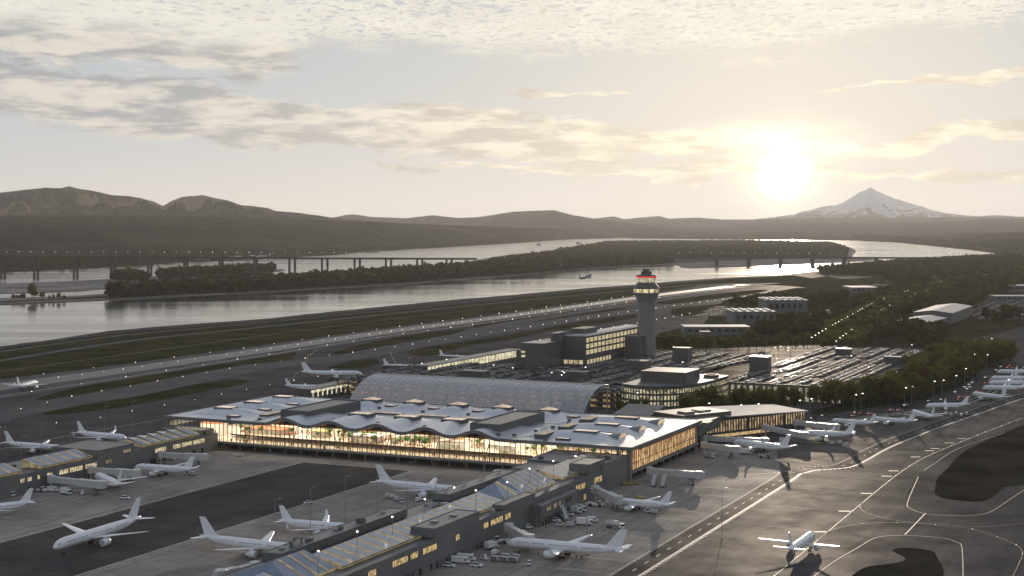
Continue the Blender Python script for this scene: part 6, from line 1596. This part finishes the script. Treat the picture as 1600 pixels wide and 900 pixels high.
# ================================================================== LAMPS
def lampset(h, arm=1.8, r=.28, lampm='lamp'):
    b = MB(); b.tube([(0,0,0),(0,0,h)], [.16,.09], 6); b.tube([(0,0,h),(arm,0,h+.2)], .07, 5); b.lathe([(.3,0),(.3,.6)],6)
    p = mesh('pole', b, M['steel']); b = MB(); b.box(arm-.5,-.35,h+.05,arm+.7,.35,h+.2); b.lathe([(0.05,h-.25),(r,h-.1),(r,h+.05)], 8, x=arm); return p, mesh('lamp_head', b, M[lampm])
LP = {}
def lamp(name, u, v, z, h, label, group, rz=0, r=.28, lm='lamp'):
    k = (h, r, lm)
    if k not in LP: LP[k] = lampset(h, r=r, lampm=lm)
    t = thing(name, label, 'lamp', (u, v, z), rz, group); link('pole', LP[k][0], t); link('lamp_head', LP[k][1], t); return t
for x, y in ((497,903),(558,870),(613,845),(664,815),(708,795),(744,800),(793,786),(828,763),(865,750),(900,742)):
    u, v = P(x, y, 12); lamp('apron_lamp', 303-3 if False else min(max(u,283),303.5), v, 12, 9, 'slim lamp post standing along the roof edge of the east concourse', 'lamp posts on the east concourse roof', R(120), .35)
for k, (x, y) in enumerate(((9,716),(64,710),(163,690),(207,680),(430,862),(485,840),(589,818),(539,820),(636,794),(680,790),(757,752),(1128,842),(917,843),(1095,700),(33,745),(110,735))):
    u, v = P(x, y); lamp('apron_mast', u, v, 0, 22, 'tall thin floodlight mast standing among the parked jets', 'floodlight masts on the aprons', R(40), .2, 'steel')
for x, y in ((1155,663),(1182,661),(1247,655),(1265,652),(1335,645),(1345,643),(1413,633),(1424,631),(1458,622),(1472,620),(1492,612),(1507,600),(1520,590),(1541,576),(1545,570),(1530,566),(1521,575),(1500,590),(1480,604),(1535,556),(1548,548),(993,642),(1088,652),(1105,660)):
    u, v = P(x, y); lamp('street_lamp', u, v, 0, 13, 'lit street lamp on a tall pole along the highway by the trees', 'street lamps along the highway', R(60), .42)
rng = random.Random(14)
for u, v, h_ in walk(way, 34):
    for off in (-15, 15): lamp('street_lamp', u-math.sin(h_)*off, v+math.cos(h_)*off, 0, 14, 'small lit lamp lining the parkway through the woods', 'street lamps along the parkway', h_, .75, 'lamp_far')
for poly, n, z, zz in ((inA, 12, DZ, 'the car park behind the canopy'), (inB, 14, DZ, 'the car park among the trees')):
    us = [p[0] for p in poly]; vs = [p[1] for p in poly]
    while n > 0:
        p = (rng.uniform(min(us), max(us)), rng.uniform(min(vs), max(vs)))
        if inside(p, poly): lamp('deck_lamp', p[0], p[1], z, 7, 'small lamp post standing between the cars on '+zz, 'lamp posts on '+zz, rng.uniform(0,6), .14); n -= 1
# runway and taxiway lights
b = MB(); b.lathe([(.10,0),(.10,.35)], 6, 0); b.lathe([(.05,.3),(.42,.42),(.5,.7),(.36,1.05),(.05,1.2)], 8, 1)
LM = {k: mesh('runway_light', b, [M['steel'], M[k]]) for k in ('lamp_far','lamp_green','lamp_yellow')}
def rlights(pts, step, km, label, group, cap=None, s=1.0, jit=0):
    out = walk(pts, step)
    for i, (u, v, h_) in enumerate(out):
        if cap and i >= cap: break
        d_ = dist(u, v); o = link('runway_light', LM[km], None, (u, v, .1), 0); sc = (0.36+0.3*((i*7919)%97)/97)*s*max(.65, min(1.5, d_/1500)); o.scale = (sc,sc,sc); tag(o, label, 'light', group)
W_ = 'white edge light shining on the '
rlights(px([(-20,594),(0,592.5),(150,575),(400,541.5),(600,513.5),(800,487.7),(1032,456.5)]), 62, 'lamp_far', W_+'far rim of the runway', 'lights on the far rim of the runway')
rlights(px([(-20,626),(0,620),(150,597),(400,557),(600,526),(800,499.5),(1032,465)]), 62, 'lamp_far', W_+'near rim of the runway', 'lights on the near rim of the runway')
rlights(px([(-10,605),(57,594),(150,583),(400,548),(600,519.5),(800,493.5),(1010,463)]), 28, 'lamp_far', W_+'runway centre', 'lights along the runway centre', 52, .8)
rlights(px([(-10,650),(25,641),(115,619),(240,597),(365,575),(470,561),(600,545),(800,515),(1000,485),(1180,461)]), 40, 'lamp_far', W_+'long parallel taxiway', 'lights along the parallel taxiway', 52)
rlights(px([(0,668),(130,658),(210,642),(310,624),(440,598),(500,588)]), 38, 'lamp_far', W_+'taxiway nearest the west aprons', 'lights near the west aprons', 12)
rlights(px([(451,598),(470,577),(482,557),(495,546),(515,537),(560,528),(640,512)]), 16, 'lamp_yellow', 'yellow light in the dotted line curving from the taxiway to the runway', 'yellow lights of the curved exit', 40, .35)
rlights(px([(622,572),(612,556),(608,546),(640,540)]), 12, 'lamp_yellow', 'yellow light in the short dotted line behind the annex jet', 'yellow lights behind the annex', 14, .35)
rlights(px([(640,560),(700,556),(780,545),(840,532),(900,520),(1000,505),(1080,490)]), 40, 'lamp_far', W_+'apron beyond the annex and headquarters', 'lights beyond the headquarters', 22)
rlights(pxs(center, 0, 5)[3:], 18, 'lamp_green', 'greenish light on the yellow centre line of the east taxiway', 'centre lights of the east taxiway', 34, .55)
rlights(pxs(r_([(420,600),(600,573),(790,567),(1000,578),(1250,603),(1400,645),(1530,695),(1590,750),(1560,840)]),0,5), 17, 'lamp_green', 'greenish light on the curved line of the lower right taxiway', 'centre lights of the curved taxiway', 16, .5)
# ================================================================== TREES
TR = []
for i in range(6):
    b = MB(); leaf_crown(b, 1150, 6.2, 6.2, 6.6, 11.0, 0.62, 40+i, 0, 15+i); cm = mesh('crown', b, M['leaf'])
    t_ = MB(); rg = random.Random(i); t_.tube([(0,0,0),(.15,.1,4),(.1,-.1,9)], [.42,.32,.15], 7)
    for k in range(5):
        a = k*1.257+rg.uniform(0,.5); t_.tube([(0.1,0,4+k*.6),(math.cos(a)*1.8,math.sin(a)*1.8,7+k*.6),(math.cos(a)*3.2,math.sin(a)*3.2,10.5)], [.17,.1,.04], 5)
    TR.append((cm, mesh('trunk', t_, M['bark'])))
crown_red = []
for cm, tm in TR[:3]:
    c2 = cm.copy(); c2.materials.clear(); c2.materials.append(M['leaf_red']); crown_red.append(c2)
NTREE = [0]
def tree(u, v, s, label, group, red=False, z=0.0, rng=random.Random(55)):
    k = rng.randrange(6); t = thing('tree', label, 'tree', (u, v, z), rng.uniform(0,6.28), group); t.scale = (s*rng.uniform(.9,1.15), s*rng.uniform(.9,1.15), s)
    link('crown', crown_red[k % 3] if red else TR[k][0], t); link('trunk', TR[k][1], t); NTREE[0] += 1
rng = random.Random(77)
def belt(pts, step, smin, smax, label, group, rows=1, width=10, z=0.0, red=0.0, redlab=None):
    base = px(pts)
    for u, v, h_ in walk(base, step):
        for r in range(rows):
            off = (r-(rows-1)/2)*width+rng.uniform(-2.5,2.5); d_ = rng.uniform(-3,3); s = rng.uniform(smin, smax); rd = rng.random() < red
            tree(u-math.sin(h_)*off+math.cos(h_)*d_, v+math.cos(h_)*off+math.sin(h_)*d_, s, redlab if (rd and redlab) else label, (group+' with reddish leaves') if (rd and redlab) else group, rd, z)
belt([(1085,655),(1110,651),(1145,648)], 8, 0.75, 1.25, 'broad green tree in the dense clump right of the drum building', 'trees right of the drum building', 3, 10)
belt([(1150,648),(1190,646),(1258,640)], 9, 0.7, 1.2, 'green tree in front of the pale lit car park wall', 'trees before the lit car park wall', 2, 9)
belt([(1285,637),(1330,634),(1370,629),(1400,621)], 9, 0.65, 1.3, 'green tree in the group between the car park and the highway lamps', 'trees by the highway lamps', 3, 10)
belt([(975,648),(1005,645)], 8, .5, .65, 'small light green tree between the canopy and the drum building', 'small trees by the canopy end', 2, 7)
belt([(1025,640),(1052,640)], 8, .55, .75, 'small light green tree in front of the lit rows of the drum building', 'small trees before the drum building', 1, 7)
belt([(1385,632),(1425,620),(1470,600),(1500,585)], 11, 0.7, 1.4, 'large tree beside the highway at the corner of the car park', 'trees by the highway bend', 3, 12, red=.2, redlab='reddish brown tree beside the highway at the corner of the car park')
belt([(1440,590),(1480,575),(1520,560)], 14, 0.75, 1.4, 'dark green tree behind the highway lamps', 'trees behind the highway lamps', 3, 13)
belt([(1538,574),(1552,570),(1566,563)], 9, 1.1, 1.35, 'big round tree at the junction above the parked jets', 'trees at the junction above the jets', 3, 10)
belt([(1032,553),(1100,549),(1200,546),(1300,543)], 13, 0.65, 1.25, 'dark tree in the long belt behind the car park decks', 'trees in the belt behind the car parks', 2, 12)
print('individual trees', NTREE[0])
n_near = NTREE[0]
# woods : many trees that read as a mass
fb_ = []
for i in range(4):
    b = MB(); leaf_crown(b, 120, 6.5, 6.5, 6.0, 8.5, 1.7, 90+i, 0, 7); b.tube([(0,0,0),(0,0,8)], [.5,.3], 4, 1); fb_.append(b)
def woods(name, polys, dens, smin, smax, label, seed, zf=0.0, m='leaf_far', cat='woods', near_keep=None, filt=None):
    rg = random.Random(seed); B = MB(); cnt = 0
    for poly_px in polys:
        poly = px(poly_px) if not isinstance(poly_px, tuple) else poly_px[0]
        us = [p[0] for p in poly]; vs = [p[1] for p in poly]; area = abs(sum(poly[i][0]*poly[(i+1)%len(poly)][1]-poly[(i+1)%len(poly)][0]*poly[i][1] for i in range(len(poly))))/2
        k = int(area*dens); tries = 0
        while k > 0 and tries < 200000:
            tries += 1; p = (rg.uniform(min(us), max(us)), rg.uniform(min(vs), max(vs)))
            if not inside(p, poly) or (filt and not filt(p)): continue
            k -= 1; cnt += 1; s = rg.uniform(smin, smax); a = rg.uniform(0,6.28); ca, sa = math.cos(a)*s, math.sin(a)*s; src = fb_[rg.randrange(4)]; n0 = len(B.v)
            sz = s*rg.uniform(.85,1.2)
            B.v += [(p[0]+x*ca-y*sa, p[1]+x*sa+y*ca, zf+w*sz) for x, y, w in src.v]
            B.f += [[i+n0 for i in f] for f in src.f]; B.mi += src.mi
    print(name, cnt, len(B.f))
    o = obj(name, B, [M[m], M['bark']]); tag(o, label, None, None, 'stuff'); return o
way_pts = way
def offroad(p):
    return min((p[0]-a[0])**2+(p[1]-a[1])**2 for a in way_pts) > 24**2
ISL_S = [(170,467),(260,461),(400,455),(520,448),(650,440.5),(740,433),(800,429),(860,424),(925,418),(1000,413.5),(1050,411.5)]
ISL_N = [(1050,404),(925,409),(860,413),(800,417),(740,421),(650,428),(520,438),(400,447),(260,455),(172,461)]
woods('island_woods', [ISL_S+ISL_N], 0.0068, .8, 2.0, 'dark wood covering the near shore of the river island', 5, -1.5)
woods('island_woods', [[(760,412),(875,393.5),(950,380),(1050,379),(1200,378.5),(1300,382),(1325,391),(1322,400),(1200,403.5),(1050,404),(925,409),(820,414)]], 0.0016, .9, 1.6, 'far wood spread over the back of the river island', 6, -1.5)
woods('sand_bar_woods', [[(172,437),(200,433),(240,437),(200,440)], [(245,432),(300,428),(425,422),(428,426),(300,433),(250,437)]], 0.008, .8, 1.8, 'dark trees on the pale sand bar left of the bridge piers', 7, -1.8)
woods('riverside_woods', [[(1277,424.5),(1320,420),(1400,413),(1480,407),(1560,402.5),(1600,404),(1600,414),(1480,420),(1380,428),(1290,430)]], 0.0045, .8, 1.35, 'dark wood along the near river bank before the right bridge', 8)
woods('parkway_woods', [[(1290,545),(1330,515),(1400,470),(1490,444),(1560,428),(1600,424),(1600,450),(1540,468),(1490,500),(1470,540),(1455,556),(1400,535),(1330,540)], [(1300,512),(1330,492),(1390,470),(1470,446),(1440,446),(1370,462),(1300,492)]], 0.0030, .95, 1.35, 'dense woods on both sides of the parkway', 9, filt=lambda p: offroad(p) and not (185 < p[0] < 290 and 1190 < p[1] < 1570))
def nearroad(p):
    d2 = min((p[0]-a[0])**2+(p[1]-a[1])**2 for a in way_pts); return 18**2 < d2 < 34**2
woods('avenue_trees', [[(1290,560),(1290,520),(1400,465),(1490,438),(1600,420),(1600,440),(1540,455),(1450,500),(1400,540)]], 0.010, .8, 1.05, 'yellow-green trees lining both edges of the parkway', 19, m='leaf', filt=nearroad)  # sunlit rows: the light is put into a brighter leaf colour
woods('apron_side_woods', [[(1135,480),(1200,470),(1290,466),(1330,462),(1300,485),(1220,488)], [(1215,505),(1262,500),(1300,500),(1300,530),(1215,530)], [(1515,560),(1480,560),(1440,575),(1460,560),(1490,545)], [(1180,516),(1215,513),(1215,530),(1185,532)]], 0.0035, .8, 1.15, 'woods around the white workshops and the car parks', 10)
woods('distant_woods', [[(1380,440),(1600,412),(1600,420),(1500,436),(1400,452)], [(1500,430),(1600,415),(1640,418),(1640,440),(1560,446)], [(1530,500),(1600,492),(1600,505),(1545,512)]], 0.0016, .9, 1.4, 'distant woods at the right edge of the valley', 11)
woods('north_shore_woods', [[(-60,424),(175,415.5),(400,402.5),(525,396),(700,384.5),(800,378.5),(800,374),(700,378),(525,386),(400,391),(175,400),(-60,405)]], 0.0007, 1.0, 1.7, 'far woods lining the north bank of the river', 12, -1.2)
woods('valley_woods', [[(1330,373),(1500,384),(1578,393),(1640,400),(1640,385),(1500,378),(1330,370)], [(800,375),(950,370.5),(1300,372),(1300,368),(950,367),(800,371)]], 0.00018, 1.2, 2.2, 'thin line of woods on the far river shore', 13, 0)
# single trees on the spit, and the first line of island trees one can tell apart
for x, y, s in ((50,467,1.15),(54,467.5,.9),(21,469,.45),(27,469,.4),(33,469,.45),(66,468,.6),(77,469,.35),(83,469,.42),(92,468.5,.55),(100,469,.4),(37,469,.5)):
    u, v = P(x, y, -1.6); tree(u, v, s*1.5, 'low tree standing alone on the spit at the left edge of the river' if s < 1 else 'tall dark tree standing on the spit at the left edge of the river', 'low trees on the spit' if s < 1 else 'tall trees on the spit', False, -1.6)
for x in range(175, 900, 12):
    for (a, ya), (q, yq) in zip(ISL_S, ISL_S[1:]):
        if a <= x <= q: y = ya+(yq-ya)*(x-a)/(q-a)
    u, v = P(x+rng.uniform(-4,4), y-.3, -1.6); tree(u, v, rng.uniform(0.8,2.0), 'dark tree on the front edge of the wooded river island', 'front trees of the island wood', False, -1.6)
print('individual trees', NTREE[0])

# ================================================================== BRIDGE
def bridge(label, pts, zd, w, piers, pair, pierz=-3, depth=3.2, lamps=(0,0,19)):
    A_ = P(pts[0][0], pts[0][1], zd); B_ = P(pts[1][0], pts[1][1], zd); l = math.hypot(B_[0]-A_[0], B_[1]-A_[1]); hd = math.atan2(B_[1]-A_[1], B_[0]-A_[0])
    t = thing('bridge', label, 'bridge', (A_[0], A_[1], 0), hd)
    b = MB(); b.box(0,0,zd-1,l,w,zd); b.box(0,2,zd-depth,l,w*.42,zd-1); b.box(0,w*.58,zd-depth,l,w-2,zd-1); b.box(0,-.3,zd-.2,l,.1,zd+1.1); b.box(0,w-.1,zd-.2,l,w+.3,zd+1.1); obj('deck', b, M['bridge'], t)
    def upx(x):                                            # where the sight line of column x meets the bridge line
        k = (x-800)/F; dxo, dyo = k, 1.0; du, dv = dxo*c_-dyo*s_, dxo*s_+dyo*c_
        ux, vx = math.cos(hd), math.sin(hd); ax, ay = A_[0]-CU, A_[1]-CV
        den = du*vx-dv*ux; tt = (ax*vx-ay*ux)/den; return (CU+du*tt-A_[0])*ux+(CV+dv*tt-A_[1])*vx
    for x in piers:
        d_ = upx(x); b = MB()
        if pair: b.box(d_-2.2,3,pierz-3,d_+2.2,9,zd-depth); o = obj('pier', b, M['bridge'], t); b = MB(); q_ = 9 if x > 430 else 0; b.box(d_+q_-2.2,w-9,pierz-3,d_+q_+2.2,w-3,zd-depth)
        else: b.box(d_-6,3,pierz-3,d_+6,w-4,zd-depth)
        obj('pier', b, M['bridge'], t)
    x = lamps[0]
    while x < lamps[1]:
        d_ = upx(x); lu = A_[0]+math.cos(hd)*d_-math.sin(hd)*w*.5; lv = A_[1]+math.sin(hd)*d_+math.cos(hd)*w*.5
        lamp('bridge_lamp', lu, lv, zd, 14, 'lamp on a tall pole on the deck of the '+('long left bridge' if pair else 'right bridge'), 'lamps on the '+('left bridge' if pair else 'right bridge'), hd, 1.0, 'lamp_far'); x += lamps[2]
    return t
bridge('long road bridge on high paired piers crossing the left river arm to the island', [(-160,400.3),(742,404.2)], 46, 32, (-60,0,52,114,172,230,287,342,396,451,502,553,602,651,697), True, lamps=(5,560,19))
bridge('dark road bridge on broad piers crossing the right river arm', [(1040,401.5),(1575,403)], 27, 30, (1120,1170,1220,1270,1320,1370,1422,1474,1520), False, depth=4, lamps=(1060,1560,17))

# ================================================================== ONE LABEL PER THING
ONES = 'zeroth first second third fourth fifth sixth seventh eighth ninth tenth eleventh twelfth thirteenth fourteenth fifteenth sixteenth seventeenth eighteenth nineteenth'.split()
TENS = {20:'twent', 30:'thirt', 40:'fort', 50:'fift', 60:'sixt', 70:'sevent', 80:'eight', 90:'ninet'}
def ordw(n):
    if n >= 100: return 'hundred-and-'+ordw(n-100) if n > 100 else 'hundredth'
    if n < 20: return ONES[n]
    return TENS[n//10*10]+('ieth' if n % 10 == 0 else 'y-'+ONES[n % 10])
bylab = {}
for o in COL.objects:
    if o.get('label') and o.get('category') and o.parent is None: bylab.setdefault(o['label'], []).append(o)
for lab, os_ in bylab.items():
    if len(os_) < 2: continue
    def colx(o):
        x, y = o.location.x-CU, o.location.y-CV; return (x*c_+y*s_)/(-x*s_+y*c_)
    os_.sort(key=colx)
    for i, o in enumerate(os_):
        o['label'] = ' '.join(lab.split()[:12])+', '+ordw(i+1)+' from the left'
        if not o.get('group'): o['group'] = lab
